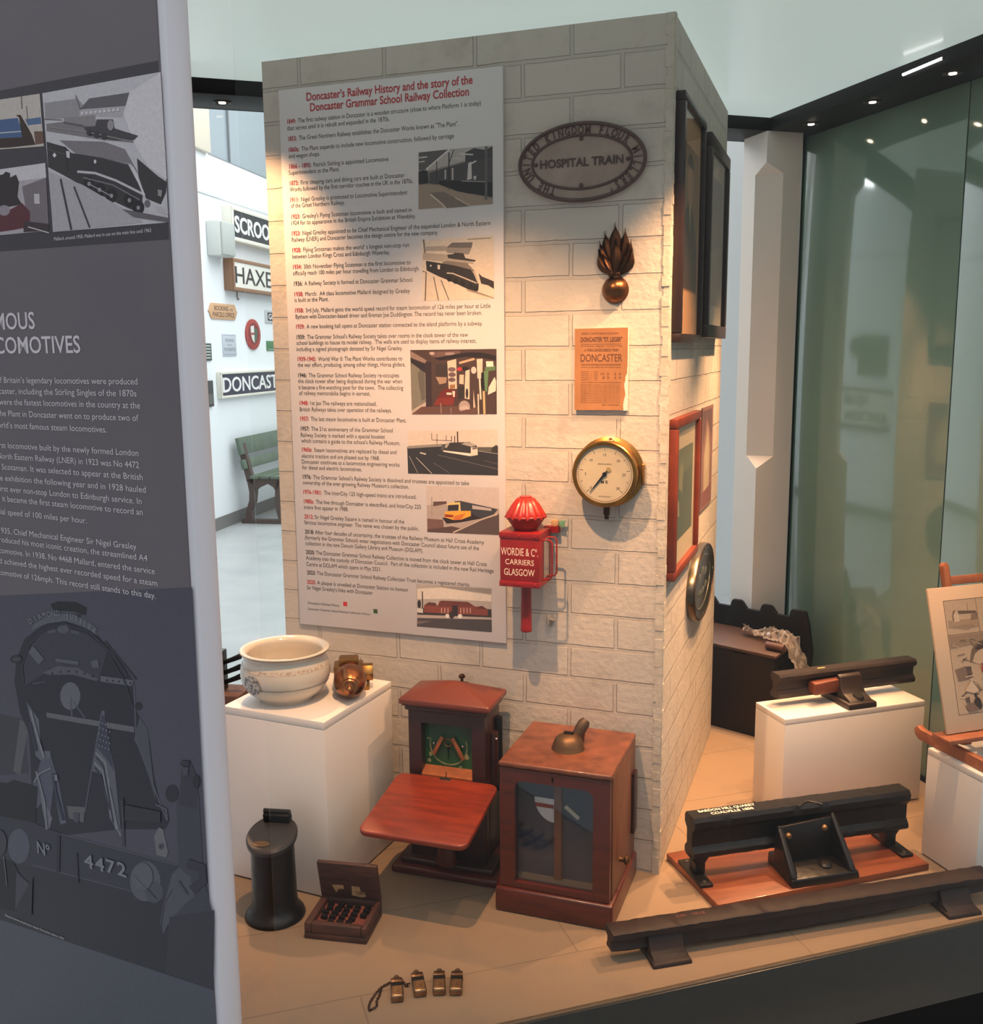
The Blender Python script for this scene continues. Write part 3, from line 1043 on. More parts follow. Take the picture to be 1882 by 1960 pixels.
SB.picture('photograph', BD, [
    ((170, 160, 152), [(1052, 970), (1642, 1005), (1644, 1350), (1057, 1305)]),
    ((210, 198, 186), [(1060, 1010), (1240, 1000), (1640, 1060), (1640, 1110), (1300, 1090), (1060, 1090)]), ((140, 132, 128), [(1200, 985), (1642, 1010), (1642, 1050), (1400, 1020)]),
    ((54, 50, 50), [(1060, 1160), (1640, 1170), (1642, 1245), (1060, 1215)]),
    ((128, 66, 56), [(1112, 1140), (1150, 1115), (1200, 1120), (1218, 1145), (1235, 1105), (1460, 1115), (1515, 1150), (1570, 1145), (1610, 1170), (1612, 1220), (1112, 1195)]),
    ((92, 50, 46), [(1112, 1140), (1150, 1115), (1200, 1120), (1218, 1145)]), ((104, 56, 50), [(1218, 1148), (1250, 1102), (1455, 1112), (1500, 1150)]), ((92, 50, 46), [(1515, 1165), (1560, 1143), (1608, 1172)]),
] + [((206, 176, 160), stroke([(x, 1160), (x, 1200)], 5)) for x in (1250, 1275, 1300, 1400, 1425, 1450, 1475)] + [
    ((60, 44, 44), [(1330, 1140), (1375, 1140), (1375, 1215), (1335, 1215)]),
    ((176, 160, 152), [(1060, 1212), (1642, 1235), (1642, 1250), (1060, 1238)]), ((74, 68, 70), [(1060, 1238), (1642, 1252), (1644, 1350), (1057, 1305)]),
    ((110, 98, 96), [(1060, 1262), (1180, 1262), (1060, 1290)]), ((46, 42, 42), ell(1075, 1130, 14, 34, 10)), ((52, 48, 50), stroke([(1100, 1030), (1102, 1180)], 8)), ((198, 190, 184), [(1058, 1160), (1105, 1165), (1105, 1200), (1060, 1195)]),
    ((60, 46, 46), ell(1330, 1215, 22, 30, 10)), ((226, 216, 208), ell(1295, 1222, 16, 16, 10)), ((226, 216, 208), ell(1395, 1225, 18, 18, 10)), ((50, 42, 44), ell(1360, 1180, 20, 40, 10)),
], cC, PZ)

# =================================================================== INFORMATION COLUMN at the left
Q = on_z(465, 2040)
PN = Vector((math.cos(R(171)), math.sin(R(171)), 0))
P0 = on_plane(395, 1600, Q, Vector((-PN.y, PN.x, 0)))
PC = Vector((P0.x, P0.y, -0.35))
IP = thing('information_panel', 'dark grey printed panel of locomotive text and pictures on a white column', 'panel', PC, (R(90), 0, R(-9)))
mb = MB()
mb.prism([(-0.625, 0.0), (-0.625, -0.062), (-0.002, -0.062)] + [(0.012 - 0.022 + 0.022 * math.cos(R(a)), -0.040 + 0.022 * math.sin(R(a))) for a in (-80, -60, -40, -20, 0)] + [(0.012, -0.004), (0.008, 0.0)], 0, 2.75, RX(-90) @ SC(1, -1, 1))
mb.build('column_body', mat('white column laminate', (222, 220, 228), 0.45), IP, angle=50)
SP = Sheet(PC, -9, 0.004)
mb = MB().box(-0.598, -0.001, 0.10, 2.70, 0.0005, 0.004)
mb.build('graphic_sheet', mat('graphic sheet', (108, 101, 108), 0.38, var=(4, (103, 97, 105))), IP)
idp = lambda x, y: (x, y)
GZ = 0.0042
SP.picture('photo_band', IP, [
    ((66, 62, 70), [(-150, 202), (303, 116), (324, 458), (-150, 492)]),
], idp, GZ)
cD = lambda x, y: (x / 3.5, y / 3.5)
SP.picture('photograph', IP, [
    ((196, 192, 200), [(285, 625), (1078, 482), (1130, 1490), (358, 1555)]),
    ((150, 146, 152), [(300, 690), (520, 660), (560, 700), (530, 790), (305, 800)]),
    ((100, 96, 102), [(535, 735), (600, 660), (870, 620), (850, 710)]), ((176, 170, 176), [(535, 740), (850, 712), (820, 790), (540, 775)]),
    ((140, 134, 138), [(430, 790), (640, 770), (650, 850), (430, 815)]), ((128, 122, 126), [(312, 830), (440, 815), (930, 900), (940, 960), (700, 940), (315, 880)]),
    ((214, 208, 214), [(870, 620), (1078, 485), (1120, 1200), (1000, 1120), (900, 960), (830, 760)]),
    ((70, 66, 72), [(560, 850), (640, 845), (650, 800), (760, 800), (770, 860), (830, 880), (930, 910), (900, 940), (760, 940), (600, 910)]),
    ((126, 120, 126), [(400, 940), (520, 945), (700, 950), (840, 1000), (940, 1180), (880, 1100), (700, 1060), (510, 1030)]),
    ((56, 52, 58), [(315, 950), (440, 985), (480, 1025), (700, 1060), (860, 1100), (960, 1290), (950, 1430), (850, 1390), (600, 1270), (420, 1170), (325, 1120)]),
    ((58, 54, 58), [(920, 1060), (1060, 1180), (1120, 1220), (1115, 1290), (1080, 1370), (980, 1330), (930, 1180)]),
    ((196, 190, 196), stroke([(520, 1150), (640, 1160), (780, 1210), (960, 1300)], 16)), ((214, 208, 214), stroke([(890, 1120), (970, 1310)], 13)),
] + [((36, 33, 38), ell(x, y, 40, 48, 16)) for x, y in ((600, 1230), (670, 1270), (750, 1310), (870, 1340), (930, 1390))] + [
    ((222, 216, 222), ell(368, 1040, 13, 18, 4)), ((206, 200, 206), [(440, 1010), (470, 1015), (470, 1060), (450, 1055)]), ((214, 208, 214), ell(640, 1083, 9, 14, 8)),
    ((176, 170, 178), [(330, 1150), (560, 1240), (900, 1440), (960, 1490), (358, 1555)]),
] + [((150, 144, 150), ell(x, y, 12, 15, 10)) for x, y in ((600, 1232), (670, 1272), (750, 1312), (870, 1342), (930, 1392))] + [
    ((120, 114, 120), stroke([(560, 1190), (760, 1240), (940, 1340)], 9)), ((168, 162, 168), stroke([(605, 1235), (750, 1315)], 6)), ((84, 80, 86), stroke([(325, 1000), (440, 1035)], 6)), ((48, 44, 50), stroke([(440, 985), (455, 1140)], 5)), ((90, 86, 92), stroke([(700, 1062), (860, 1110)], 5)),
    ((110, 104, 110), ell(990, 1365, 20, 26, 10)), ((150, 144, 150), [(1060, 1270), (1090, 1275), (1085, 1320), (1062, 1310)]), ((190, 184, 190), [(1040, 1380), (1130, 1410), (1130, 1440), (1060, 1420)]),
] + [((214, 208, 214), [(545 + 30 * k, 752 - 3 * k), (562 + 30 * k, 750 - 3 * k), (563 + 30 * k, 768 - 3 * k), (547 + 30 * k, 770 - 3 * k)]) for k in range(9)] + [
    ((120, 114, 120), stroke([(510, 640), (530, 700), (540, 735)], 7)), ((96, 90, 96), stroke([(300, 800), (420, 805)], 5)), ((150, 144, 150), stroke([(320, 850), (560, 880), (900, 950)], 6)), ((96, 90, 96), stroke([(430, 820), (560, 845)], 9)), ((150, 144, 150), ell(745, 840, 22, 36, 12)), ((60, 56, 62), ell(650, 905, 18, 22, 10)), ((60, 56, 62), ell(700, 915, 18, 22, 10)), ((60, 56, 62), ell(600, 892, 16, 20, 10)),
    ((60, 56, 62), stroke([(410, 1200), (482, 1540)], 13)), ((60, 56, 62), stroke([(500, 1250), (605, 1525)], 11)), ((104, 98, 104), [(820, 1400), (1130, 1460), (1130, 1490), (900, 1455)]),
], cD, GZ + 0.0004)
SP.picture('photograph', IP, [
    ((196, 186, 180), [(-250, 705), (268, 628), (296, 980), (-250, 1020)]),
    ((70, 96, 140), [(-250, 830), (120, 790), (160, 900), (150, 930), (-250, 950)]), ((84, 110, 150), [(170, 800), (275, 785), (280, 830), (190, 840)]),
    ((176, 180, 190), stroke([(-250, 910), (150, 880)], 9)), ((56, 40, 36), [(-250, 940), (150, 920), (130, 790), (110, 770), (140, 770), (215, 900), (240, 970), (60, 990), (-250, 1000)]),
    ((110, 80, 70), [(230, 880), (290, 880), (296, 960), (240, 970)]), ((120, 110, 108), stroke([(145, 645), (150, 730)], 9)), ((120, 110, 108), stroke([(180, 710), (190, 820)], 7)),
], cD, GZ + 0.0004)
SP.picture('photograph', IP, [
    ((176, 168, 176), [(-250, 1170), (305, 1092), (330, 1545), (-250, 1600)]),
    ((206, 200, 208), [(-250, 1170), (305, 1092), (312, 1190), (-250, 1260)]), ((120, 110, 118), [(150, 1250), (310, 1190), (330, 1540), (200, 1550)]), ((196, 190, 196), [(230, 1300), (266, 1298), (268, 1365), (232, 1365)]),
    ((48, 38, 44), [(-250, 1190), (20, 1170), (40, 1150), (70, 1160), (70, 1190), (110, 1170), (130, 1220), (120, 1320), (150, 1370), (-20, 1400), (-250, 1400)]),
    ((92, 40, 52), [(60, 1410), (150, 1360), (205, 1420), (200, 1520), (100, 1540), (-250, 1590), (-250, 1450)]), ((150, 140, 150), ell(30, 1410, 40, 36, 12)), ((60, 48, 54), [(160, 1480), (330, 1500), (332, 1545), (160, 1556)]),
    ((200, 195, 200), stroke([(190, 1520), (330, 1560)], 7)),
], cD, GZ + 0.0004)
wh = MB()


def pline(s_, u1, v1, cap, u0=None, bold=0.0):
    x1, y1 = SP.p(u1, v1)
    if u0 is None:
        put_text(wh, s_, x1, y1, 0.0046, cap, align='R', bold=bold)
    else:
        # left end at the same height on the sheet
        x0 = SP.p(u0, v1)[0]
        put_text(wh, s_, x0, y1, 0.0046, cap, x1, bold=bold)


CAPH = abs(SP.p(68, 597)[1] - SP.p(68, 629)[1])
pline('MOUS', 68, 629, CAPH, -8, 0.012)
pline('COMOTIVES', 155, 675, CAPH, -8, 0.012)
ptx = [("of Britain\u2019s legendary locomotives were produced", 264, 736, -5), ("caster, including the Stirling Singles of the 1870s", 262, 759, 0), ("were the fastest locomotives in the country at the", 269, 782, 0),
       ("The Plant in Doncaster went on to produce two of", 266, 806, -5), ("orld\u2019s most famous steam locomotives.", 205, 828, -2),
       ("irst locomotive built by the newly formed London", 266, 873, -2), ("North Eastern Railway (LNER) in 1923 was No 4472", 267, 896, -2), ("ng Scotsman. It was selected to appear at the British", 274, 919, -8),
       ("ire exhibition the following year and in 1928 hauled", 280, 943, -4), ("first ever non-stop London to Edinburgh service. In", 272, 965, 0), ("4 it became the first steam locomotive to record an", 274, 986, -2), ("cial speed of 100 miles per hour.", 167, 1002, -2),
       ("1935, Chief Mechanical Engineer Sir Nigel Gresley", 262, 1052, 2), ("troduced his most iconic creation, the streamlined A4", 283, 1074, -2), ("ocomotive. In 1938, No 4468 Mallard, entered the service", 297, 1099, -3),
       ("nd achieved the highest ever recorded speed for a steam", 302, 1122, -2), ("ocomotive of 126mph. This record still stands to this day.", 299, 1146, -4)]
for s_, u1, v1, u0 in ptx:
    pline(s_, u1, v1, 0.0106, u0)
pline('Mallard, around 1950. Mallard was in use on the main line until 1963', 290, 444, 0.0056, 103)
wh.build('white_lettering', WHITET, IP, recalc=False)
# the big locomotive print at the foot of the panel
cE = lambda x, y: (x * 0.42857, 1120 + y * 0.42857)
D0, D1, D2, D3, D4 = (72, 72, 86), (42, 42, 54), (54, 54, 66), (84, 84, 98), (112, 112, 126)
SP.picture('locomotive_print_and_shade', IP, [
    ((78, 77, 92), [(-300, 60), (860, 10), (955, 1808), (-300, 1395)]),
    ((82, 85, 97), [(-300, 1380), (955, 1790), (985, 2300), (-300, 2300)]),  # foot of the sheet coloured darker, standing in for weaker light down there
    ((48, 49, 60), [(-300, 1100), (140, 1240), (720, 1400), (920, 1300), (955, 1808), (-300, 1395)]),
    ((62, 62, 72), [(-300, 500), (110, 600), (130, 840), (-300, 870)]), ((92, 92, 98), [(90, 600), (130, 620), (90, 850), (60, 830)]),
    (D1, [(65, 430), (75, 330), (110, 240), (200, 170), (300, 160), (430, 215), (530, 330), (600, 430), (610, 560), (640, 620), (670, 700), (690, 850), (720, 990), (760, 1050), (740, 1090), (540, 1090), (260, 1120), (150, 1060), (130, 660), (90, 570)]),
    ((34, 35, 44), [(225, 85), (260, 72), (340, 75), (390, 100), (385, 135), (330, 118), (240, 112)]), (D2, [(235, 120), (370, 130), (350, 160), (250, 160)]),
    ((96, 97, 108), [(140, 200), (150, 175), (240, 125), (330, 130), (420, 180), (435, 225), (370, 180), (290, 160), (215, 170)]),
    ((62, 62, 74), [(105, 320), (180, 215), (280, 185), (390, 220), (480, 290), (440, 430), (380, 385), (300, 360), (220, 370), (190, 400), (110, 450)]),
    ((88, 88, 98), [(190, 390), (260, 360), (350, 370), (440, 420), (430, 428), (330, 400), (215, 400)]),
    ((84, 84, 96), [(212, 205), (245, 195), (250, 210), (215, 215)]), ((88, 88, 100), ell(283, 196, 26, 20, 14)), ((84, 84, 96), [(318, 200), (355, 208), (352, 220), (318, 214)]),
    ((100, 100, 112), [(450, 405), (598, 425), (590, 450), (450, 430)]),
    ((104, 104, 114), ell(315, 495, 45, 62, 22)), (D3, stroke([(318, 500), (322, 590)], 8)), (D3, stroke([(330, 520), (380, 592)], 7)),
    ((104, 104, 112), [(208, 568), (600, 632), (600, 658), (210, 590)]),
    ((100, 101, 114), [(120, 520), (175, 600), (185, 740), (225, 740), (230, 790), (180, 780), (160, 760), (145, 640)]),
    ((86, 86, 104), [(185, 780), (230, 770), (262, 870), (298, 1060), (270, 1070), (240, 900), (215, 1130), (195, 960), (165, 1000), (145, 900)]),
    ((112, 112, 124), [(180, 920), (235, 1040), (215, 1110), (190, 1000)]), ((108, 108, 120), [(250, 910), (295, 1060), (275, 1065)]),
    ((96, 96, 108), [(410, 830), (455, 560), (468, 560), (485, 690), (515, 830), (545, 1130), (490, 1040), (470, 850), (415, 830)]),
    ((62, 62, 82), [(440, 690), (455, 580), (470, 580), (490, 700), (510, 830), (480, 780), (430, 720)]),
    ((128, 128, 138), stroke([(425, 745), (470, 790), (520, 1090)], 9)), ((128, 128, 138), stroke([(418, 790), (460, 830), (500, 1040)], 9)), ((124, 124, 134), stroke([(480, 940), (540, 1120)], 8)), (D3, stroke([(455, 570), (380, 1015)], 7)),
    ((80, 80, 92), [(600, 690), (625, 590), (660, 640), (685, 860), (700, 975), (640, 760)]), (D3, stroke([(600, 440), (610, 690), (720, 985), (748, 1050)], 8)),
    ((32, 33, 42), [(0, 880), (150, 900), (150, 1060), (0, 1040)]), ((56, 57, 70), [(-300, 950), (150, 1060), (280, 1110), (795, 1250), (790, 1420), (600, 1370), (270, 1290), (-300, 1150)]),
    (D3, stroke([(280, 1112), (795, 1250)], 5)), (D3, stroke([(150, 1250), (610, 1372)], 4)),
    ((30, 31, 40), [(60, 870), (170, 900), (160, 1060), (0, 1030), (0, 900)]), ((98, 98, 104), [(300, 985), (380, 990), (375, 1060), (310, 1040)]),
    ((88, 89, 104), ell(85, 1165, 48, 78, 20)), ((92, 92, 104), ell(650, 1322, 68, 90, 24)), ((80, 80, 94), ell(690, 1370, 40, 50, 14)),
    ((112, 112, 118), [(690, 1120), (705, 1090), (712, 1080), (730, 1090), (752, 1190), (745, 1215), (700, 1205)]),
    ((66, 66, 80), [(790, 960), (830, 900), (890, 930), (910, 1300), (960, 1500), (950, 1700), (760, 1560), (740, 1400), (800, 1260)]), ((84, 84, 96), [(770, 1290), (800, 1260), (850, 1300), (870, 1390), (830, 1420), (760, 1500), (730, 1560), (720, 1480)]),
    ((58, 58, 70), [(815, 790), (850, 780), (890, 870), (880, 1000), (800, 980)]), ((44, 44, 54), ell(770, 930, 30, 40, 10)), ((32, 32, 40), [(-300, 1180), (60, 1230), (140, 1400), (150, 1470), (-300, 1390)]), ((70, 70, 82), [(75, 1280), (130, 1330), (120, 1400), (70, 1450)]),
    ((56, 57, 68), [(760, 1480), (960, 1450), (955, 1808), (740, 1730)]),
    # smokebox ring, boiler bands and rivets
    (D2, stroke([(108, 440), (100, 360), (130, 270), (190, 205), (290, 172), (400, 205), (500, 300), (570, 400)], 7)),
    ((52, 53, 64), stroke([(500, 330), (560, 430), (600, 560)], 6)), ((50, 51, 62), stroke([(470, 250), (610, 420)], 9)),
    ((36, 37, 46), ell(75, 330, 28, 18, 14)), ((70, 70, 82), ell(75, 330, 19, 10, 14)),
    ((40, 41, 50), ell(620, 540, 16, 18, 12)), ((86, 86, 98), stroke([(150, 440), (205, 430)], 5)),
    ((96, 96, 108), [(130, 300), (150, 270), (200, 330), (175, 355)]), ((92, 92, 104), [(408, 340), (440, 330), (445, 368), (415, 370)]), ((90, 90, 102), [(250, 325), (355, 340), (352, 356), (252, 342)]),
] + [((44, 44, 54), ell(235 + 36 * k, 384 + (k - 2) ** 2 * 2.5, 4, 5, 6)) for k in range(6)] + [((44, 44, 54), ell(480 + 26 * k, 424 + 3 * k, 4, 5, 6)) for k in range(5)] + [
    # flags: stars, stripes and crosses
] + [((128, 128, 138), ell(446 + 14 * (k % 4) + 5 * (k // 4 % 2), 610 + 26 * (k // 4) + 6 * (k % 4), 3.6, 4.6, 5)) for k in range(20)] + [
    ((60, 60, 78), stroke([(430, 765), (465, 812), (508, 1060)], 5)), ((60, 60, 78), stroke([(424, 812), (452, 850), (492, 1000)], 5)), ((126, 126, 136), stroke([(490, 900), (532, 1100)], 7)),
    ((126, 126, 136), stroke([(140, 560), (172, 680), (200, 770)], 10)), ((54, 54, 74), stroke([(135, 610), (165, 740)], 12)), ((124, 124, 134), stroke([(165, 830), (200, 960), (212, 1090)], 9)),
    ((56, 56, 76), stroke([(240, 840), (252, 930), (285, 1050)], 12)), ((124, 124, 134), stroke([(155, 880), (180, 840), (230, 815)], 8)), ((126, 126, 136), [(245, 845), (258, 845), (262, 872), (248, 872)]),
    # running plate, buffer beam and lamp
    ((48, 49, 60), [(560, 980), (720, 1010), (720, 1060), (560, 1050)]), ((88, 88, 100), stroke([(700, 978), (745, 1000), (750, 1048)], 9)), ((36, 37, 46), stroke([(552, 950), (556, 1165)], 8)), (D3, stroke([(545, 960), (560, 1170)], 4)),
    ((86, 86, 98), ell(722, 1165, 12, 14, 12)), ((52, 53, 64), ell(722, 1165, 7, 8, 10)), ((76, 76, 90), [(330, 1015), (356, 1018), (354, 1060), (334, 1056)]),
    ((44, 45, 56), stroke([(265, 1120), (262, 1280)], 14)), ((46, 47, 58), stroke([(345, 1195), (352, 1330)], 8)), ((96, 96, 108), ell(640, 1300, 46, 62, 20)), ((76, 76, 90), stroke([(600, 1290), (700, 1400)], 5)),
    ((84, 84, 98), stroke([(720, 1520), (735, 1420), (770, 1360)], 4)),
    # onlookers
    ((52, 52, 62), [(806, 800), (815, 780), (850, 785), (846, 810)]), ((74, 74, 86), [(815, 808), (845, 812), (842, 850), (820, 846)]), ((40, 41, 50), ell(880, 875, 16, 30, 10)),
    ((54, 54, 66), stroke([(860, 1360), (910, 1320), (905, 1260), (840, 1240)], 40)), ((72, 72, 84), stroke([(800, 1320), (840, 1380)], 10)), ((64, 64, 74), ell(0, 1150, 34, 60, 14)), ((92, 92, 104), stroke([(20, 1210), (34, 1340)], 5)), ((48, 48, 58), [(75, 1440), (150, 1300), (145, 1470), (90, 1480)]),
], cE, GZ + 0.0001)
lt = MB()
x0, y0 = SP.p(74, 1631)
put_text(lt, 'N\u00ba', x0, y0, 0.0064, 0.024, bold=0.02)
for i, ch in enumerate('4472'):
    x0, y0 = SP.p(164 + i * 21, 1657 + i * 5.2)
    put_text(lt, ch, x0, y0, 0.0064, 0.026, SP.p(181 + i * 21, 1660 + i * 5.2)[0], bold=0.02)
jub = 'DIAMOND JUBILEE'
for i, ch in enumerate(jub):
    a = i / (len(jub) - 1)
    u = 63 + 118 * a
    v = 1203 - 28 * math.sin(math.pi * (0.12 + 0.76 * a)) ** 1.0 + 18 * a * a
    x0, y0 = SP.p(u, v)
    vs_, fs_, w0_, w1_ = text_geo(ch, 0.01)
    k_ = 0.013 / 0.69
    put_text(lt, ch, 0, 0, 0, 0.0105, M=T(x0, y0, 0.0064) @ RZ(38 - 80 * a), align='C')
lt.build('print_markings', mat('grey print ink', (132, 132, 144), 0.6), IP, recalc=False)
lt2 = MB()
x0, y0 = SP.p(12, 1752)
vs_ = None
x1, y1 = SP.p(125, 1788)
put_text(lt2, 'Flying Scotsman preparing to depart Doncaster station, 1963', 0, 0, 0.0064, 0.0042, math.hypot(x1 - x0, y1 - y0) * 0.98, M=T(x0, y0, 0))
lt2.build('caption_lettering', WHITET, IP, recalc=False)

# =================================================================== THINGS ON THE PILLAR FRONT
FR = (R(90), 0, 0)


def pf(u, v, y=0.0):
    q = on_plane(u, v, (0, y, 0), (0, 1, 0))
    return q.x, q.z


# --- oval cast plate ---
OV = thing('cast_name_plate', 'oval pale cast plate with raised brown rim and lettering', 'plate', (-0.1975, 0, 1.650), FR)
PLATE = mat('plate field', (158, 140, 128), 0.6, var=(14, (140, 120, 108)), bump=(60, 0.001))
RIM = mat('plate rim', (84, 58, 52), 0.55, var=(30, (62, 42, 38)), bump=(80, 0.0008))
MB().prism(ell(0, 0, 0.144, 0.0835, 72), 0.0, 0.010).build('plate', PLATE, OV, bevel=0.002)
MB().torus(1.0, 0.0, 8, 3)
for nm, rx, ry, rr in (('rim', 0.1415, 0.081, 0.0042), ('inner_rim', 0.1125, 0.0565, 0.0030)):
    MB().tube([(rx * math.cos(2 * math.pi * i / 80), ry * math.sin(2 * math.pi * i / 80), 0.0105) for i in range(80)], rr, 8, True).build(nm, RIM, OV)
lt = MB()
put_text(lt, 'HOSPITAL TRAIN', 0, -0.0085, 0.0104, 0.0165, 0.092, bold=0.02, ext=0.05, M=T(-0.095, 0, 0) @ SC(1, 1, 1)) if False else None
put_text(lt, 'HOSPITAL TRAIN', -0.094, -0.0085, 0.0106, 0.0175, 0.094, bold=0.02, ext=0.05)
ring = "THE UNITED KINGDOM FLOUR MILLERS\u2019"
# walk along the ellipse between the two rims, starting low on the left, clockwise
pts = []
tt = 232.0
acc = [0.0]
ang = [tt]
px_, py_ = None, None
N_ = 700
for i in range(N_ + 1):
    a = 239 - (239 + 58) * i / N_
    x, y = 0.1265 * math.cos(R(a)), 0.0685 * math.sin(R(a))
    pts.append((x, y, a))
L_ = [0]
for p, q in zip(pts, pts[1:]):
    L_.append(L_[-1] + math.hypot(q[0] - p[0], q[1] - p[1]))
for i, ch in enumerate(ring):
    if ch == ' ':
        continue
    d = L_[-1] * i / (len(ring) - 1)
    k = min(range(len(L_)), key=lambda j: abs(L_[j] - d))
    x, y, a = pts[k]
    k2 = min(k + 1, N_)
    k1 = max(k2 - 2, 0)
    th = math.degrees(math.atan2(pts[k2][1] - pts[k1][1], pts[k2][0] - pts[k1][0]))
    put_text(lt, ch, 0, -0.0085, 0, 0.0165, align='C', bold=0.025, ext=0.05, M=T(x, y, 0.0106) @ RZ(th) @ SC(0.72, 1, 1))
lt.build('raised_lettering', RIM, OV, angle=30)
for x, y in ((0, 0.049), (0, -0.049), (-0.104, 0), (0.104, 0)):
    MB().lathe([(0, 0.0135), (0.003, 0.0130), (0.0045, 0.0115), (0.0048, 0.0098)], 16, T(x, y, 0)).build('screw', RIM, OV)

# --- flaming grenade badge ---
GN = thing('grenade_badge', 'bronze badge of a round ball topped by pointed flames', 'badge', (-0.1205, 0, 1.374), FR)
mb = MB().lathe([(0, 0.026), (0.010, 0.0245), (0.020, 0.018), (0.027, 0.009), (0.0305, 0.0)], 40)
mb.build('ball', mat('rubbed bronze', (128, 84, 52), 0.3, 1.0, var=(30, (78, 52, 36))), GN)
MB().lathe([(0.0, 0.0255), (0.006, 0.0245), (0.008, 0.0205)], 20, T(0.004, 0.016, -0.0065) @ RX(-35)).build('boss', BRONZE, GN)
MB().prism([(-0.012, 0.026), (0.012, 0.026), (0.014, 0.034), (0.010, 0.040), (-0.010, 0.040), (-0.014, 0.034)], 0, 0.014).build('collar', BRONZE, GN, bevel=0.003)
for sx in (-1, 1):
    MB().torus(0.0042, 0.0017, 18, 8, T(sx * 0.0145, 0.0400, 0.003)).build('fixing_lug', mat('pale washer', (196, 180, 160), 0.4), GN)


def g4(x, y):
    u, v = 960 + x / 4.667, 400 + y / 4.667
    a, b = pf(u, v, -0.008)
    return a + 0.1205, b - 1.374


def flame(tip, base, w, z, h, bow=0.0):
    t, b = Vector(g4(*tip)), Vector(g4(*base))
    ax = (t - b)
    Ln = ax.length
    ax.normalize()
    nx = Vector((ax.y, -ax.x))
    vs, fs = [], []
    m = 14
    ww = 1.18 * w / 4.667 * 0.00123 / 2
    for i in range(m + 1):
        s = i / m
        wd = ww * (math.sin(math.pi * min(1, 0.18 + s * 0.9)) ** 0.8) * (1 if s < 0.62 else (1 - ((s - 0.62) / 0.38) ** 2.4)) + 0.0002
        c = b + ax * (Ln * s) + nx * (bow * math.sin(math.pi * s))
        hz = h * (0.55 + 0.6 * math.sin(math.pi * (0.15 + 0.75 * s)))
        l, r_ = c - nx * wd, c + nx * wd
        vs += [(l.x, l.y, z), ((c.x + l.x) / 2, (c.y + l.y) / 2, z + hz * 0.55), (c.x, c.y, z + hz), ((c.x + r_.x) / 2, (c.y + r_.y) / 2, z + hz * 0.55), (r_.x, r_.y, z)]
    for i in range(m):
        for k in range(4):
            fs.append((i * 5 + k, i * 5 + k + 1, i * 5 + k + 6, i * 5 + k + 5))
        fs.append((i * 5 + 4, i * 5, i * 5 + 5, i * 5 + 9))
    fs += [(0, 1, 2, 3, 4), tuple(m * 5 + k for k in (4, 3, 2, 1, 0))]
    MB().add(vs, fs).build('flame', BRONZE, GN, angle=50)


for tip, base, w, z, h, bow in (((1012, 118), (1010, 470), 98, 0.002, 0.008, 0), ((920, 193), (988, 500), 84, 0.001, 0.008, -0.004), ((1103, 168), (1042, 500), 88, 0.001, 0.008, 0.004),
                                ((874, 283), (982, 540), 76, 0.003, 0.008, -0.006), ((1158, 268), (1050, 540), 80, 0.003, 0.008, 0.006),
                                ((866, 362), (985, 570), 78, 0.004, 0.009, -0.009), ((1172, 350), (1045, 570), 80, 0.004, 0.009, 0.009),
                                ((912, 395), (1000, 570), 60, 0.008, 0.008, -0.004), ((1120, 385), (1035, 570), 64, 0.008, 0.008, 0.004), ((1030, 262), (1015, 575), 82, 0.009, 0.009, 0)):
    flame(tip, base, w, z, h, bow)

# --- excursion handbill ---
HB = thing('handbill', 'torn orange-brown excursion handbill mounted on a small white backing', 'poster', (-0.149, 0, 1.108), FR)
MB().box(-0.0605, 0.060, 0.0, 0.183, 0.0, 0.010).build('backing_board', mat('white card', (212, 200, 188), 0.6), HB)
right = [(0.0605, 0.1835), (0.0605, 0.10), (0.0590, 0.090), (0.0600, 0.085), (0.0560, 0.076), (0.0555, 0.066), (0.0530, 0.060), (0.0540, 0.050), (0.0555, 0.043), (0.0560, 0.034), (0.0530, 0.024), (0.0515, 0.012), (0.0520, 0.001)]
MB().prism([(-0.061, 0.1825), (-0.061, 0.0)] + right[::-1], 0.010, 0.0108).build('paper', mat('old paper', (164, 112, 70), 0.6, var=(9, (140, 92, 56))), HB)
lt = MB()
INK = mat('brown ink', (88, 50, 34), 0.7)


def hb(s_, x0, x1, px_v, cap, bold=0.0):
    y = pf(1150, px_v, -0.011)[1] - 1.108
    put_text(lt, s_, x0, y, 0.0111, cap, x1, bold=bold)


hb('GREAT NORTHERN RAILWAY', -0.046, 0.040, 640, 0.0040)
hb('DONCASTER "ST. LEGER"', -0.047, 0.0475, 654, 0.0098, 0.03)
hb('On Wednesday, September 11th, and on Friday', -0.047, 0.0485, 663.5, 0.0034)
hb('A THROUGH EXCURSION TRAIN', -0.038, 0.040, 672.5, 0.0058, 0.02)
hb('DONCASTER', -0.047, 0.0485, 692, 0.0165, 0.01)
for k, v in enumerate((700, 704)):
    hb('will be run as under calling at the undermentioned stations', -0.046, 0.046, v, 0.0028)
for k, v in enumerate((712, 716, 720, 724, 728)):
    hb('stations  ...   dep.', -0.046, -0.006, v, 0.0026)
hb('10  0    5  0', 0.000, 0.046, 718, 0.0052)
hb('8  0    4  0', 0.004, 0.046, 725, 0.0052)
for k in range(11):
    hb('Passengers will be conveyed by the ordinary trains from stations', -0.046, 0.045, 737 + k * 3.4, 0.0021)
hb('BY ORDER.', 0.005, 0.044, 776, 0.0030)
for v in (658.6, 697, 732):
    y = pf(1150, v, -0.011)[1] - 1.108
    lt.box(-0.046, 0.046, y - 0.0003, y + 0.0003, 0.0109, 0.0111)
lt.build('printed_text', INK, HB, recalc=False)

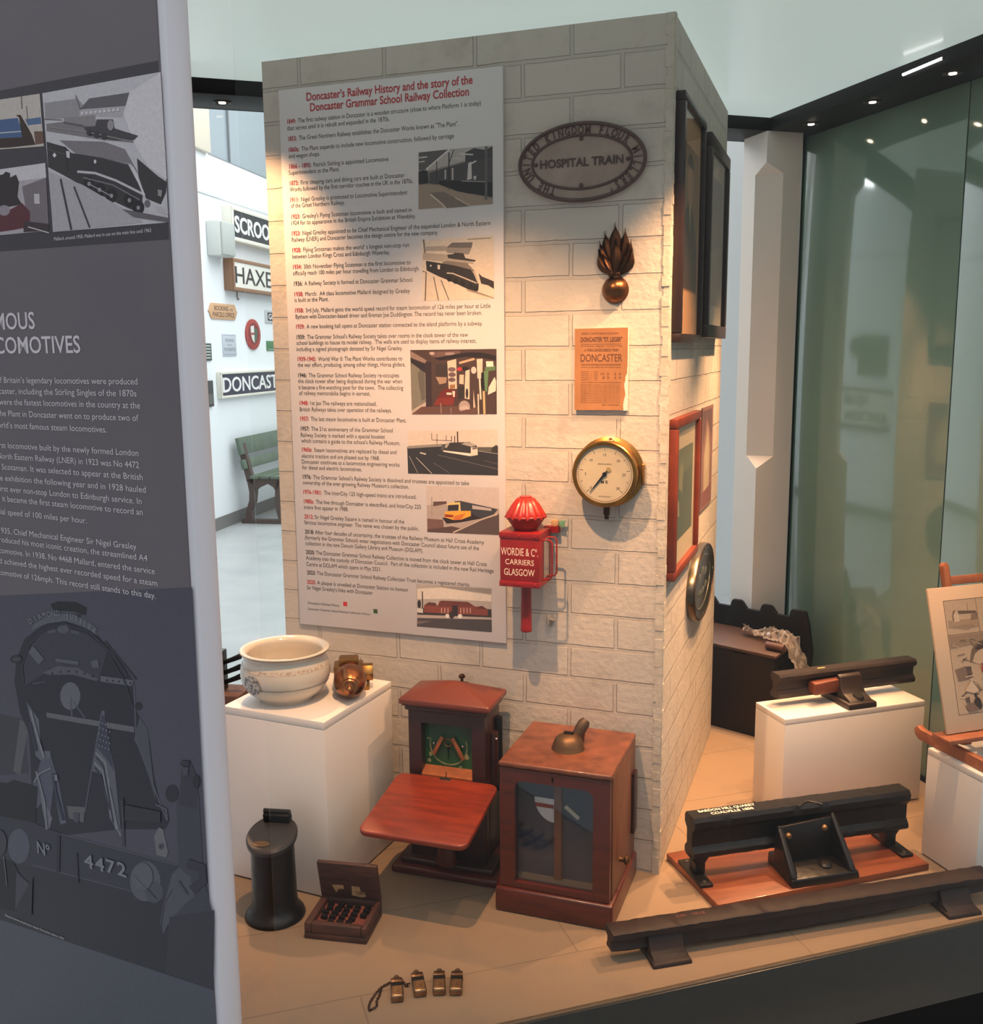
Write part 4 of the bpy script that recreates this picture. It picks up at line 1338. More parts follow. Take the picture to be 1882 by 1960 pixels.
# --- pressure gauge ---
GA = thing('pressure_gauge', 'round brass pressure gauge with cream dial and black needle', 'gauge', (-0.1285, 0, 0.968), FR)
MB().lathe([(0, 0.0), (0.080, 0.0), (0.080, 0.006), (0.072, 0.010), (0.072, 0.046), (0.0745, 0.048), (0.0745, 0.054), (0.072, 0.057), (0.0655, 0.0565), (0.0650, 0.051), (0, 0.051)], 64).build('brass_case', BRASS, GA)
MB().cyl(0.0648, 0.0505, 0.0518, 64).build('dial', mat('gauge dial', (206, 190, 160), 0.5, var=(8, (194, 176, 146))), GA)
lt = MB()
for i in range(51):
    a = R(225 - 270 * i / 50)
    l = 0.009 if i % 10 == 0 else (0.006 if i % 5 == 0 else 0.0035)
    r1 = 0.059
    c, s_ = math.cos(a), math.sin(a)
    w_ = 0.0005 if i % 5 == 0 else 0.00025
    lt.add([(c * r1 - s_ * w_, s_ * r1 + c * w_, 0.0522), (c * r1 + s_ * w_, s_ * r1 - c * w_, 0.0522), (c * (r1 - l) + s_ * w_, s_ * (r1 - l) - c * w_, 0.0522), (c * (r1 - l) - s_ * w_, s_ * (r1 - l) + c * w_, 0.0522)], [(0, 1, 2, 3)])
for i, s_ in enumerate(('0', '5', '10', '15', '20', '25', '30')):
    a = R(225 - 45 * i)
    put_text(lt, s_, 0.044 * math.cos(a), 0.044 * math.sin(a) - 0.003, 0.0522, 0.0058, align='C')
put_text(lt, 'M R', 0, -0.021, 0.0522, 0.0068, align='C', bold=0.03)
put_text(lt, 'SMITH & SONS', 0, 0.021, 0.0522, 0.0034, align='C')
put_text(lt, 'NOTTINGHAM', 0, -0.052, 0.0522, 0.0028, align='C')
lt.tube([(0.0615 * math.cos(2 * math.pi * i / 64), 0.0615 * math.sin(2 * math.pi * i / 64), 0.0518) for i in range(64)], 0.0005, 4, True)
lt.build('dial_lettering', mat('dial ink', (54, 50, 46), 0.6), GA, recalc=False)
nd = MB().prism([(-0.0012, -0.010), (0.0012, -0.010), (0.0026, 0.004), (0.0004, 0.054), (-0.0004, 0.054), (-0.0026, 0.004)], 0.0535, 0.0545, RZ(141))
nd.cyl(0.0048, 0.0525, 0.0555, 20)
nd.build('needle', FLATB, GA)
MB().prism(ell(0, 0, 0.0055, 0.0055, 20), 0.0535, 0.0545, RZ(141) @ T(0, -0.0145, 0)).build('needle_tail', mat('pale brass', (206, 180, 120), 0.4, 0.6), GA)
mb = MB().cyl(0.0075, 0.0, 0.020, 16, T(0, -0.076, 0.028) @ RX(90))
mb.cyl(0.0052, 0.020, 0.030, 16, T(0, -0.076, 0.028) @ RX(90))
mb.build('threaded_stem', mat('dark bronze stem', (62, 46, 36), 0.5, 0.7), GA, bevel=0.001)
MB().torus(0.0052, 0.0019, 20, 8, T(0.004, 0.0745, 0.012)).build('hanging_lug', mat('pale washer', (206, 196, 176), 0.4), GA)
MB().prism(rrect(-0.024, 0.024, -0.005, 0.005, 0.004), 0, 0.03, T(0.0755, -0.002, 0.006) @ RY(90) @ SC(1, 1, 0.2) @ RZ(90)).build('side_bracket', mat('bracket brass', (150, 112, 66), 0.4, 0.8), GA, bevel=0.001)
MB().cyl(0.0650, 0.0557, 0.0563, 48).build('glass_cover', mat_glass('gauge glass', (1, 1, 1), 0.04, 0.4), GA)

# --- red carriage lamp ---
LA = thing('hand_lamp', 'red metal hand lamp with fluted cap, white lettering and wire handles', 'lamp', (-0.311, 0, 0.772), FR)
bz0, bz1 = 0.018, 0.110
hw = 0.0475
mb = MB().box(-hw, hw, -0.063, 0.062, bz0, bz1)
mb.build('body', RED, LA, bevel=0.0025)
for y in (0.056, -0.057):
    MB().box(-hw - 0.0008, hw + 0.0008, y - 0.0065, y + 0.0065, bz0 + 0.002, bz1 + 0.0022).build('edge_band', RED, LA, bevel=0.0008)
for y in (0.0555, -0.0565):
    for x in (-0.037, 0, 0.037):
        MB().lathe([(0, 0.0030), (0.0018, 0.0024), (0.0026, 0.0)], 12, T(x, y, bz1 + 0.002)).build('rivet', RED, LA)
lt = MB()
for s_, x0, x1, y, c in (('WORDIE & C\u00ba.', -0.0445, 0.0445, 0.010, 0.0175), ('CARRIERS', -0.034, 0.0345, -0.0115, 0.0125), ('GLASGOW', -0.037, 0.036, -0.0365, 0.0155)):
    put_text(lt, s_, x0, y, bz1 + 0.0003, c, x1)
lt.build('white_lettering', LETTER, LA, recalc=False)
MB().lathe([(0, 0.062), (0.026, 0.062), (0.028, 0.066), (0.046, 0.092), (0.047, 0.095), (0.044, 0.098), (0, 0.098)], 36, T(0, 0, 0.062) @ RX(-90)).build('chimney_base', RED, LA)
vs, fs = [], []
n, m = 96, 8
prof = [(0.014, 0.138), (0.020, 0.136), (0.030, 0.122), (0.041, 0.106), (0.0455, 0.097), (0.045, 0.094)]
for r_, z in prof:
    for i in range(n):
        k = 1 + 0.085 * math.cos(2 * math.pi * 16 * i / n) * min(1, max(0, (r_ - 0.012) / 0.02))
        vs.append((r_ * k * math.cos(2 * math.pi * i / n), r_ * k * math.sin(2 * math.pi * i / n), z - (0.004 * (k - 1) / 0.085 if r_ > 0.04 else 0)))
for j in range(len(prof) - 1):
    fs += [(j * n + i, j * n + (i + 1) % n, (j + 1) * n + (i + 1) % n, (j + 1) * n + i) for i in range(n)]
fs += [tuple(range(n)), tuple(range((len(prof) - 1) * n, len(prof) * n))]
mb = MB().add(vs, fs, None, T(0, 0, 0.062) @ RX(-90))
mb.cyl(0.0145, 0.137, 0.140, 24, T(0, 0, 0.062) @ RX(-90))
mb.build('fluted_cap', mat('bright red paint', (156, 34, 24), 0.3), LA, angle=60)
for zc in (0.050, 0.088):
    MB().tube([(hw - 0.002, 0.045, zc), (hw + 0.018, 0.045, zc), (hw + 0.0235, 0.040, zc), (hw + 0.0235, -0.038, zc), (hw + 0.018, -0.045, zc), (hw - 0.002, -0.047, zc)], 0.0021, 8).build('wire_handle', RED, LA)
MB().box(hw - 0.0005, hw + 0.0015, -0.046, 0.044, 0.040, 0.078).build('side_window', mat('grey lamp glass', (128, 116, 112), 0.15, spec=0.8), LA)
MB().lathe([(0, -0.062), (0.0125, -0.062), (0.0120, -0.10), (0.0130, -0.172), (0.0140, -0.178), (0.0125, -0.181), (0, -0.181)], 28, T(0, 0, 0.060) @ RX(-90)).build('socket_stem', RED, LA)
MB().prism(rrect(0.046, 0.064, 0.064, 0.080, 0.006), 0.004, 0.012).build('hanging_plate', mat('hanger cream', (190, 150, 110), 0.5), LA, bevel=0.001)
MB().prism([(0.066, 0.066), (0.080, 0.062), (0.078, 0.072), (0.083, 0.080), (0.066, 0.077)], 0.010, 0.016).build('green_glass_tab', mat('green glass tab', (110, 160, 120), 0.2, spec=0.8), LA, bevel=0.001)
MB().box(0.03, 0.066, 0.05, 0.064, 0.0, 0.0185).build('back_plate', RED, LA)

# --- small clip left on the wall under the lamp ---
x, z = pf(1056, 1187, -0.003)
WC = thing('wall_clip', 'small cream clip on the stone wall below right of the red lamp', 'clip', (x, 0, z - 0.012), FR)
mb = MB().box(-0.010, -0.005, 0, 0.024, 0, 0.006)
mb.box(0.006, 0.0095, 0.010, 0.027, 0, 0.006)
mb.box(-0.008, 0.008, 0.011, 0.017, 0, 0.006)
mb.build('clip_plate', mat('clip cream', (206, 186, 160), 0.5), WC, bevel=0.001)
MB().box(-0.004, 0.001, -0.002, 0.010, 0, 0.008).build('hook', mat('clip steel', (150, 136, 120), 0.4, 0.6), WC)

# =================================================================== THINGS ON THE PILLAR SIDE
SD = (R(90), 0, R(90))


def frame_box(name, label, y0, y1, z0, z1, d, bw, m, inner, cat='picture', bev=0.003):
    t = thing(name, label, cat, (0, (y0 + y1) / 2, z0), SD)
    w_, h_ = (y1 - y0) / 2, z1 - z0
    mb = MB()
    mb.box(-w_, w_, 0, bw, 0, d)
    mb.box(-w_, w_, h_ - bw, h_, 0, d)
    mb.box(-w_, -w_ + bw, bw, h_ - bw, 0, d)
    mb.box(w_ - bw, w_, bw, h_ - bw, 0, d)
    mb.build('frame', m, t, bevel=bev)
    mb = MB()
    for k, (rgb, poly) in enumerate(inner):
        # picture points: 0..1 over the opening
        pts_ = [(-w_ + bw + a * 2 * (w_ - bw), bw + b * (h_ - 2 * bw), d - 0.012 + k * 0.0001) for a, b in poly]
        mb.add(pts_, [tuple(range(len(pts_)))], S(*rgb))
    mb.build('picture', mat_print(), t, recalc=False)
    MB().box(-w_ + bw * 0.8, w_ - bw * 0.8, bw * 0.8, h_ - bw * 0.8, d - 0.007, d - 0.0055).build('glazing', mat_glass('picture glass', (0.99, 0.99, 0.99), 0.03, 0.28), t)
    return t


full = [(0, 0), (1, 0), (1, 1), (0, 1)]
BLK = mat('black frame', (40, 24, 22), 0.35)
frame_box('picture_frame', 'tall black-framed sepia portrait high on the pillar side, nearest the corner', 0.028, 0.362, 1.258, 1.790, 0.022, 0.020, BLK, [
    ((196, 150, 106), full), ((136, 98, 64), [(0.06, 0.20), (0.94, 0.20), (0.94, 0.86), (0.06, 0.86)]),
    ((60, 44, 36), [(0.10, 0.21), (0.90, 0.21), (0.88, 0.42), (0.70, 0.56), (0.58, 0.60), (0.42, 0.60), (0.28, 0.56), (0.13, 0.42)]),
    ((170, 128, 92), ell(0.5, 0.70, 0.15, 0.11, 20)), ((52, 38, 30), ell(0.5, 0.77, 0.16, 0.06, 16, 0, 180)), ((206, 170, 130), [(0.46, 0.60), (0.54, 0.60), (0.51, 0.46)]),
])
frame_box('picture_frame', 'black-framed picture with grey mount, behind the sepia portrait on the pillar side', 0.405, 0.800, 1.272, 1.777, 0.030, 0.034, BLK, [
    ((150, 146, 134), full), ((176, 170, 152), [(0.0, 0.0), (0.62, 0.0), (0.62, 1), (0.0, 1)]), ((120, 116, 106), [(0.14, 0.12), (0.86, 0.12), (0.86, 0.88), (0.14, 0.88)]),
    ((140, 132, 116), [(0.18, 0.15), (0.82, 0.15), (0.82, 0.50), (0.18, 0.42)]),
])
frame_box('picture_frame', 'reddish wood-framed print with cream mount and green picture on the pillar side', 0.030, 0.405, 0.712, 1.087, 0.020, 0.022, mat('cherry frame', (126, 52, 28), 0.4, var=(10, (100, 38, 21))), [
    ((206, 190, 160), full), ((86, 100, 88), [(0.10, 0.17), (0.90, 0.17), (0.90, 0.83), (0.10, 0.83)]),
    ((108, 118, 96), [(0.10, 0.60), (0.90, 0.68), (0.90, 0.83), (0.10, 0.83)]), ((140, 138, 106), [(0.24, 0.55), (0.40, 0.50), (0.44, 0.68), (0.3, 0.74)]), ((150, 150, 120), [(0.12, 0.36), (0.3, 0.34), (0.26, 0.46), (0.14, 0.48)]),
])
t = thing('unframed_print', 'faded mauve unframed print between the wood-framed print and the pillar edge', 'print', (0, 0.658, 0.793), SD)
MB().box(-0.112, 0.112, 0, 0.290, 0, 0.0035).build('paper', mat('mauve paper', (132, 96, 94), 0.6, var=(9, (112, 84, 82))), t)
mb = MB()
for k, (rgb, poly) in enumerate([((164, 146, 122), [(-0.06, 0.05), (0.05, 0.04), (0.06, 0.16), (0.0, 0.24), (-0.07, 0.15)]), ((96, 72, 74), [(-0.09, 0.18), (-0.02, 0.26), (0.09, 0.2), (0.08, 0.28), (-0.1, 0.28)]), ((118, 74, 72), [(-0.1, 0.01), (0.1, 0.01), (0.1, 0.06), (-0.1, 0.05)]), ((176, 160, 134), [(-0.03, 0.10), (0.02, 0.12), (0.01, 0.19), (-0.03, 0.18)])]):
    mb.add([(a, b, 0.0036 + k * 0.00005) for a, b in poly], [tuple(range(len(poly)))], S(*rgb))
mb.build('faded_image', mat_print(), t, recalc=False)
t = thing('oval_dish_plaque', 'dark-rimmed oval silvery plaque low on the pillar side', 'plaque', (0, 0.545, 0.600), SD)
MB().lathe([(0, 0.0), (1, 0.0), (1, 0.014), (0.985, 0.019), (0.93, 0.020), (0.86, 0.014), (0, 0.014)], 64, SC(0.205, 0.104, 1)).build('plate', mat('tarnished plate', (116, 108, 94), 0.28, 0.9, var=(18, (70, 62, 52))), t, angle=50)
MB().tube([(0.197 * math.cos(2 * math.pi * i / 72), 0.099 * math.sin(2 * math.pi * i / 72), 0.0185) for i in range(72)], 0.0035, 8, True).build('rim', mat('dark rim', (60, 42, 34), 0.4, 0.7), t)
MB().tube([(0.155 * math.cos(2 * math.pi * i / 72), 0.072 * math.sin(2 * math.pi * i / 72), 0.0148) for i in range(72)], 0.0012, 6, True).build('engraved_band', mat('pale silver', (186, 180, 164), 0.25, 0.9), t)
mb = MB()
for k, (x, y, a, b) in enumerate(((-0.06, 0.02, 0.03, 0.012), (0.0, 0.03, 0.035, 0.012), (0.06, 0.018, 0.03, 0.012), (-0.05, -0.025, 0.03, 0.011), (0.01, -0.028, 0.04, 0.010), (0.07, -0.022, 0.028, 0.010))):
    mb.lathe([(0, 0.0175), (1, 0.0138)], 24, T(x, y, 0) @ SC(a, b, 1))
mb.build('raised_ornament', mat('pale silver', (186, 180, 164), 0.25, 0.9), t)
for x, y in ((-0.190, 0), (0.190, 0), (0, 0.094), (0, -0.094)):
    MB().lathe([(0, 0.0215), (0.004, 0.0205), (0.006, 0.018)], 14, T(x, y, 0)).build('screw', mat('bright screw', (230, 214, 190), 0.2, 1.0), t)

# =================================================================== PEDESTALS AND PLINTHS
t = thing('display_plinth', 'white box plinth on the left carrying the bowl and the brass fitting', 'plinth', (-0.6905, -0.3570, 0), (0, 0, R(-4)))
MB().box(-0.279, 0, 0, 0.305, 0.004, 0.409).build('carcass', PED, t, bevel=0.0015)
MB().box(-0.279, 0, 0, 0.305, 0.4094, 0.4275).build('top_panel', PED, t, bevel=0.0015)
t = thing('display_plinth', 'white box plinth behind the iron rails carrying a short rail section', 'plinth', ep(0.427, 0.130), (0, 0, A1))
MB().box(0, 0.443, 0, 0.139, 0.004, 0.272).build('carcass', PED, t, bevel=0.0015)
MB().box(0, 0.443, 0, 0.139, 0.2724, 0.288).build('top_panel', PED, t, bevel=0.0015)
t = thing('display_plinth', 'white box plinth at the right edge carrying the wooden easel', 'plinth', ep(0.662, -0.295), (0, 0, A1))
MB().box(0, 0.30, 0.0, 0.175, 0.004, 0.262).build('carcass', PED, t, bevel=0.0015)
MB().box(0, 0.30, 0.0, 0.175, 0.2624, 0.278).build('top_panel', PED, t, bevel=0.0015)

# =================================================================== BOWL
CER = mat('cream glaze', (206, 196, 180), 0.14, var=(5, (196, 186, 170)), coat=0.5)
t = thing('ceramic_bowl', 'large cream china bowl with printed band and grey crest, on the left white plinth', 'bowl', (-0.857, -0.238, 0.4275))
prof = [(0, 0.012), (0.052, 0.010), (0.058, 0.0), (0.064, 0.0), (0.066, 0.006), (0.071, 0.010), (0.088, 0.024), (0.101, 0.044), (0.106, 0.064), (0.104, 0.084), (0.097, 0.101), (0.094, 0.108), (0.096, 0.114), (0.104, 0.119), (0.106, 0.122), (0.104, 0.125), (0.096, 0.124), (0.089, 0.118), (0.087, 0.110), (0.093, 0.090), (0.098, 0.066), (0.093, 0.044), (0.078, 0.024), (0.05, 0.016), (0, 0.015)]
MB().lathe(prof, 72).build('bowl_body', CER, t, angle=70)


def band(r0, z0, r1, z1, name, m):
    MB().lathe([(r0, z0), (r1, z1)], 72).build(name, m, t, recalc=False)


band(0.1006, 0.0935, 0.1039, 0.0855, 'pattern_band', mat('printed band', (168, 146, 126), 0.2, var=(160, (204, 190, 172), 0.42, 0.58), coat=0.4))
band(0.1035, 0.0480, 0.1040, 0.0495, 'grey_line', mat('grey line', (120, 116, 110), 0.2))
band(0.1048, 0.1190, 0.1063, 0.1215, 'rim_line', mat('rim line', (140, 110, 84), 0.2))
vs, fs = [], []
cr_a = R(-106)
for ring_r in (0, 0.35, 0.7, 1.0):
    for i in range(32):
        th = 2 * math.pi * i / 32
        a = cr_a + ring_r * 0.25 * math.cos(th)
        z = 0.058 + ring_r * 0.024 * math.sin(th)
        rr = 0.1072 if z > 0.05 else 0.1072 - (0.05 - z) * 0.28
        if z > 0.075:
            rr -= (z - 0.075) * 0.24
        vs.append((rr * math.cos(a), rr * math.sin(a), z))
for j in range(3):
    fs += [(j * 32 + i, j * 32 + (i + 1) % 32, (j + 1) * 32 + (i + 1) % 32, (j + 1) * 32 + i) for i in range(32)]
MB().add(vs, fs).build('crest', mat('grey crest print', (104, 102, 104), 0.2, var=(150, (186, 180, 172), 0.44, 0.56)), t, recalc=False)

# =================================================================== BRASS FITTING beside the bowl
t = thing('brass_fitting', 'brass valve with polished copper dome lying on the plinth beside the bowl', 'valve', (-0.722, -0.168, 0.4275), (0, 0, R(-64)))
# local x: from the block towards the viewer along the dome's axis
MBX = T(0.0, 0, 0.040) @ RY(90)
MB().lathe([(0, -0.008), (0.030, -0.008), (0.033, -0.004), (0.0365, 0.0), (0.0365, 0.005), (0.0345, 0.008), (0.0395, 0.012), (0.0395, 0.024), (0.036, 0.044), (0.029, 0.058), (0.0215, 0.0655), (0.0205, 0.0655), (0.0205, 0.073), (0.0185, 0.075), (0.0135, 0.0755), (0.0130, 0.083), (0.0075, 0.085), (0.0070, 0.092), (0.004, 0.095), (0, 0.0955)], 56, MBX).build('dome', COPPER, t)
MB().box(-0.062, -0.008, -0.040, 0.030, 0.020, 0.066).build('valve_block', BRASS, t, bevel=0.003)
MB().box(-0.050, -0.012, -0.028, 0.020, 0.066, 0.084).build('top_lug', BRASS, t, bevel=0.005)
MB().prism(ell(0, 0, 0.022, 0.022, 6), 0, 0.024, T(-0.036, 0.030, 0.042) @ RX(-90)).build('hex_nut', BRASS, t, bevel=0.001)
MB().box(-0.055, -0.020, -0.030, 0.045, 0.0, 0.022).build('foot', BRASS, t, bevel=0.003)

# =================================================================== LEVER BLOCK half hidden by the white column
t = thing('lever_block', 'three black handles above a brown block, half hidden behind the white column', 'levers', (-1.235, 0.075, 0), (0, 0, R(10)))
MB().box(-0.05, 0.045, -0.05, 0.05, 0.0, 0.300).build('wood_block', mat('rough brown wood', (92, 62, 50), 0.8, var=(30, (70, 46, 38)), bump=(50, 0.003)), t, bevel=0.004)
MB().box(-0.038, -0.015, -0.02, 0.02, 0.300, 0.415).build('upright', IRON, t, bevel=0.002)
for k, (z, tl) in enumerate(((0.328, 30), (0.356, 32), (0.386, 36))):
    h = MB().tube([(-0.03, 0, z - 0.012), (0.015, 0, z + 0.006), (0.035, -0.002, z + 0.015)], [0.006, 0.0075, 0.0085], 6)
    h.build('handle', FLATB, t, bevel=0.001, angle=25)

# =================================================================== BLOCK INSTRUMENT WITH SHELF
t = thing('shelf_instrument', 'tall mahogany signalling instrument with green dial and sloping orange-red writing shelf', 'instrument', (-0.480, -0.105, 0), (0, 0, R(1.5)))
ZB = 0.030
mb = MB().box(-0.135, 0.137, -0.090, 0.080, 0, 0.020)
mb.build('base', MAHOG, t, bevel=0.006, seg=3)
MB().box(-0.118, 0.120, -0.072, 0.078, 0.020, 0.034).build('base_moulding', MAHOGD, t, bevel=0.005, seg=3)
x0, x1, yf, yb, zt = -0.098, 0.094, -0.048, 0.064, 0.402
wx0, wx1, wz0_, wz1_ = -0.066, 0.062, 0.242, 0.372
MB().box(x0, x1, yf + 0.028, yb, 0.034, zt).build('case', MAHOGD, t, bevel=0.002)
mb = MB().box(x0, x1, yf, yf + 0.028, 0.034, wz0_)
mb.build('lower_front', MAHOGD, t, bevel=0.0015)
vs = [(x0, wz0_), (x1, wz0_), (x1, zt), (x0, zt), (wx0, wz0_ + 0.0), (wx1, wz0_), (wx1, wz1_), (wx0, wz1_)]
v3 = [(a, yf, b) for a, b in vs] + [(a, yf + 0.028, b) for a, b in vs]
f3 = [(0, 4, 7, 3), (5, 1, 2, 6), (7, 6, 2, 3), (8, 11, 15, 12), (13, 14, 10, 9), (15, 11, 10, 14), (0, 3, 11, 8), (1, 9, 10, 2), (3, 2, 10, 11), (4, 12, 15, 7), (5, 6, 14, 13), (7, 15, 14, 6), (0, 8, 12, 4), (5, 13, 9, 1)]
MB().add(v3, f3).build('window_frame', MAHOGD, t, angle=20)
MB().hexa([(wx0, yf - 0.002, wz0_ - 0.002), (wx1, yf - 0.002, wz0_ - 0.002), (wx1, yf + 0.027, wz0_ + 0.012), (wx0, yf + 0.027, wz0_ + 0.012), (wx0, yf - 0.002, wz0_ + 0.002), (wx1, yf - 0.002, wz0_ + 0.002), (wx1, yf + 0.027, wz0_ + 0.016), (wx0, yf + 0.027, wz0_ + 0.016)]).build('window_sill', mat('worn sill', (176, 100, 52), 0.45, var=(14, (130, 66, 36))), t)
yd = yf + 0.0265
MB().box(wx0, wx1, yd - 0.001, yd + 0.001, wz0_ + 0.01, wz1_).build('dial_plate', mat('green enamel', (32, 86, 46), 0.35, var=(16, (22, 58, 36))), t)
mk = MB()
DM = T(-0.006, yd - 0.0014, 0.304) @ RX(90)
arc = [(0.047 * math.cos(R(a)), 0.047 * math.sin(R(a)) + 0.006) for a in range(160, 381, 10)]
mk.prism(stroke(arc, 0.0035), 0, 0.0006, DM)
for a, b, r_ in ((-0.046, -0.02, 0.006), (0.046, -0.016, 0.007), (-0.052, 0.02, 0.004), (0.03, -0.046, 0.006), (-0.022, -0.05, 0.005), (-0.05, -0.036, 0.005)):
    mk.prism([(a + r_ * random.uniform(0.5, 1.2) * math.cos(R(k * 45)), b + r_ * random.uniform(0.6, 1.4) * math.sin(R(k * 45))) for k in range(8)], 0, 0.0005, DM)
mk.build('chipped_marking', mat('flaked cream', (150, 142, 100), 0.7, var=(60, (92, 110, 66))), t)
mk = MB()
for s_, ln in ((-1, 0.050), (1, 0.058)):
    mk.prism([(-0.0045, 0), (0.0045, 0), (0.0045, -ln), (-0.0045, -ln)], 0.004, 0.009, DM @ T(s_ * 0.013, 0.030, 0) @ RZ(s_ * 27))
mk.build('wood_arms', mat('arm wood', (146, 84, 44), 0.5), t, bevel=0.0008)
MB().prism([(-0.0016, 0.012), (0.0016, 0.012), (0.0006, -0.026), (-0.0006, -0.026)], 0.003, 0.004, DM).build('needle', FLATB, t)
MB().torus(0.0095, 0.0012, 20, 6, DM @ T(0, 0.016, 0.004)).build('brass_hook', BRASS, t)
for a in (-0.037, 0.037):
    MB().lathe([(0, 0.006), (0.0028, 0.004), (0.003, 0)], 12, DM @ T(a, 0.010, 0)).build('pivot_pin', CHROME, t)
# cornice and roof
MB().box(x0 - 0.007, x1 + 0.007, yf - 0.008, yb + 0.004, zt, zt + 0.011).build('cornice', MAHOGD, t, bevel=0.004, seg=3)
MB().box(x0 - 0.012, x1 + 0.012, yf - 0.013, yb + 0.006, zt + 0.011, zt + 0.017).build('cornice_upper', MAHOG, t, bevel=0.003)
rx0, rx1, ry0, ry1, rz = x0 - 0.017, x1 + 0.017, yf - 0.018, yb + 0.008, zt + 0.017
MB().add([(rx0, ry0, rz), (rx1, ry0, rz), (rx1, ry1, rz), (rx0, ry1, rz), (rx0, ry0, rz + 0.013), (rx1, ry0, rz + 0.013), (rx1, ry1, rz + 0.013), (rx0, ry1, rz + 0.013), (-0.008, 0.006, rz + 0.046), (0.008, 0.006, rz + 0.046)],
         [(3, 2, 1, 0), (0, 1, 5, 4), (1, 2, 6, 5), (2, 3, 7, 6), (3, 0, 4, 7), (4, 5, 9, 8), (5, 6, 9), (6, 7, 8, 9), (7, 4, 8)]).build('roof', mat('mahogany roof', (108, 48, 30), 0.4, var=(8, (104, 44, 28)), stretch=(1, 6, 6), coat=0.2), t, bevel=0.0025)
MB().box(-0.016, 0.016, 0.052, 0.068, rz + 0.006, rz + 0.024).build('finial_bracket', BRONZE, t, bevel=0.002)
MB().lathe([(0, 0), (0.004, 0), (0.003, 0.010), (0.008, 0.013), (0.0075, 0.018), (0.004, 0.021), (0, 0.022)], 18, T(0, 0.060, rz + 0.023)).build('finial', BRONZE, t)
# sounding tubes on the right side
for k, (y, r_, z0, z1) in enumerate(((0.0, 0.011, 0.215, 0.350), (0.034, 0.011, 0.19, 0.375))):
    MB().cyl(r_, z0, z1, 16, T(x1 + 0.006, y, 0)).build('sound_tube', MAHOGD if k == 0 else FLATB, t, bevel=0.001)
MB().lathe([(0, 0.004), (0.003, 0.003), (0.0035, 0)], 10, T(x1 + 0.014, -0.006, 0.335) @ RY(90)).build('brass_pin', CHROME, t)
# shelf
shl = []
poly = rrect(-0.122, 0.132, -0.238, 0.0, 0.022)
MS = T(0.002, yf - 0.012, 0.2335) @ RX(9)
MB().prism(poly, 0, 0.014, MS).build('writing_shelf', MAHOGX, t, bevel=0.004, seg=3)
MB().prism(rrect(-0.014, 0.014, -0.012, -0.003, 0.002), 0.0142, 0.0160, MS).build('catch_plate', CHROME, t)
MB().tube([(0.002, yf - 0.018, 0.247), (0.003, yf - 0.016, 0.262)], 0.0012, 8).build('catch_pin', FLATB, t)
MB().lathe([(0, 0), (0.024, 0), (0.026, 0.012), (0.021, 0.045), (0.014, 0.095), (0.012, 0.14), (0.013, 0.165), (0, 0.165)], 28, T(0.004, yf - 0.028, 0.034) @ SC(1, 0.6, 1)).build('shelf_support', MAHOG, t)
MB().cyl(0.006, -0.012, 0.0, 12, T(0.006, -0.195, 0.205)).build('screw_stud', BRASS, t)

# =================================================================== BELL INSTRUMENT
t = thing('bell_instrument', 'large mahogany instrument case with glazed front and brass bell on top', 'instrument', (-0.183, -0.140, 0), (0, 0, 0))
ax, ay = 0.1265, 0.125
MB().box(-ax - 0.009, ax + 0.007, -ay - 0.009, ay + 0.004, 0, 0.058).build('base', MAHOG, t, bevel=0.006, seg=3)
mb = MB()
mb.box(-ax, -ax + 0.014, -ay + 0.018, ay, 0.058, 0.340)
mb.build('side_panel', OAK, t, bevel=0.001)
MB().box(ax - 0.014, ax, -ay + 0.018, ay, 0.058, 0.340).build('side_panel', OAK, t, bevel=0.001)
MB().box(-ax + 0.014, ax - 0.014, ay - 0.012, ay, 0.058, 0.340).build('back_panel', OAK, t)
MB().box(-ax - 0.001, ax + 0.001, -ay - 0.004, ay + 0.001, 0.341, 0.354).build('top', mat('rubbed mahogany top', (126, 70, 44), 0.38, var=(26, (88, 44, 27)), coat=0.2), t, bevel=0.005, seg=3)
# glazed door with rounded window
wx0, wx1, wz0_, wz1_ = -0.0905, 0.0865, 0.072, 0.312
outer = [(-ax + 0.001, 0.060), (ax - 0.0025, 0.060), (ax - 0.0025, 0.3395), (-ax + 0.001, 0.3395)]
inner = [(wx1, wz0_), (wx1, wz1_ - 0.018)] + [(wx1 - 0.018 + 0.018 * math.cos(R(a)), wz1_ - 0.018 + 0.018 * math.sin(R(a))) for a in (30, 60)] + [(wx1 - 0.018, wz1_), (wx0 + 0.018, wz1_)] + [(wx0 + 0.018 + 0.018 * math.cos(R(a)), wz1_ - 0.018 + 0.018 * math.sin(R(a))) for a in (120, 150)] + [(wx0, wz1_ - 0.018), (wx0, wz0_)]
bm_ = bmesh.new()
for y in (-ay, -ay + 0.017):
    vo = [bm_.verts.new((a, y, b)) for a, b in outer]
    vi = [bm_.verts.new((a, y, b)) for a, b in inner]
    es = [bm_.edges.new((vo[i], vo[(i + 1) % 4])) for i in range(4)] + [bm_.edges.new((vi[i], vi[(i + 1) % len(vi)])) for i in range(len(vi))]
    bmesh.ops.triangle_fill(bm_, use_beauty=True, edges=es)
    if y == -ay:
        vo0, vi0 = vo, vi
for A_, B_ in ((vo0, vo), (vi0, vi)):
    k = len(A_)
    for i in range(k):
        bm_.faces.new((A_[i], A_[(i + 1) % k], B_[(i + 1) % k], B_[i]))
bm_.verts.index_update()
mb = MB().add([tuple(v.co) for v in bm_.verts], [tuple(v.index for v in f.verts) for f in bm_.faces])
bm_.free()
door = mb.build('door', MAHOG, t, angle=25)
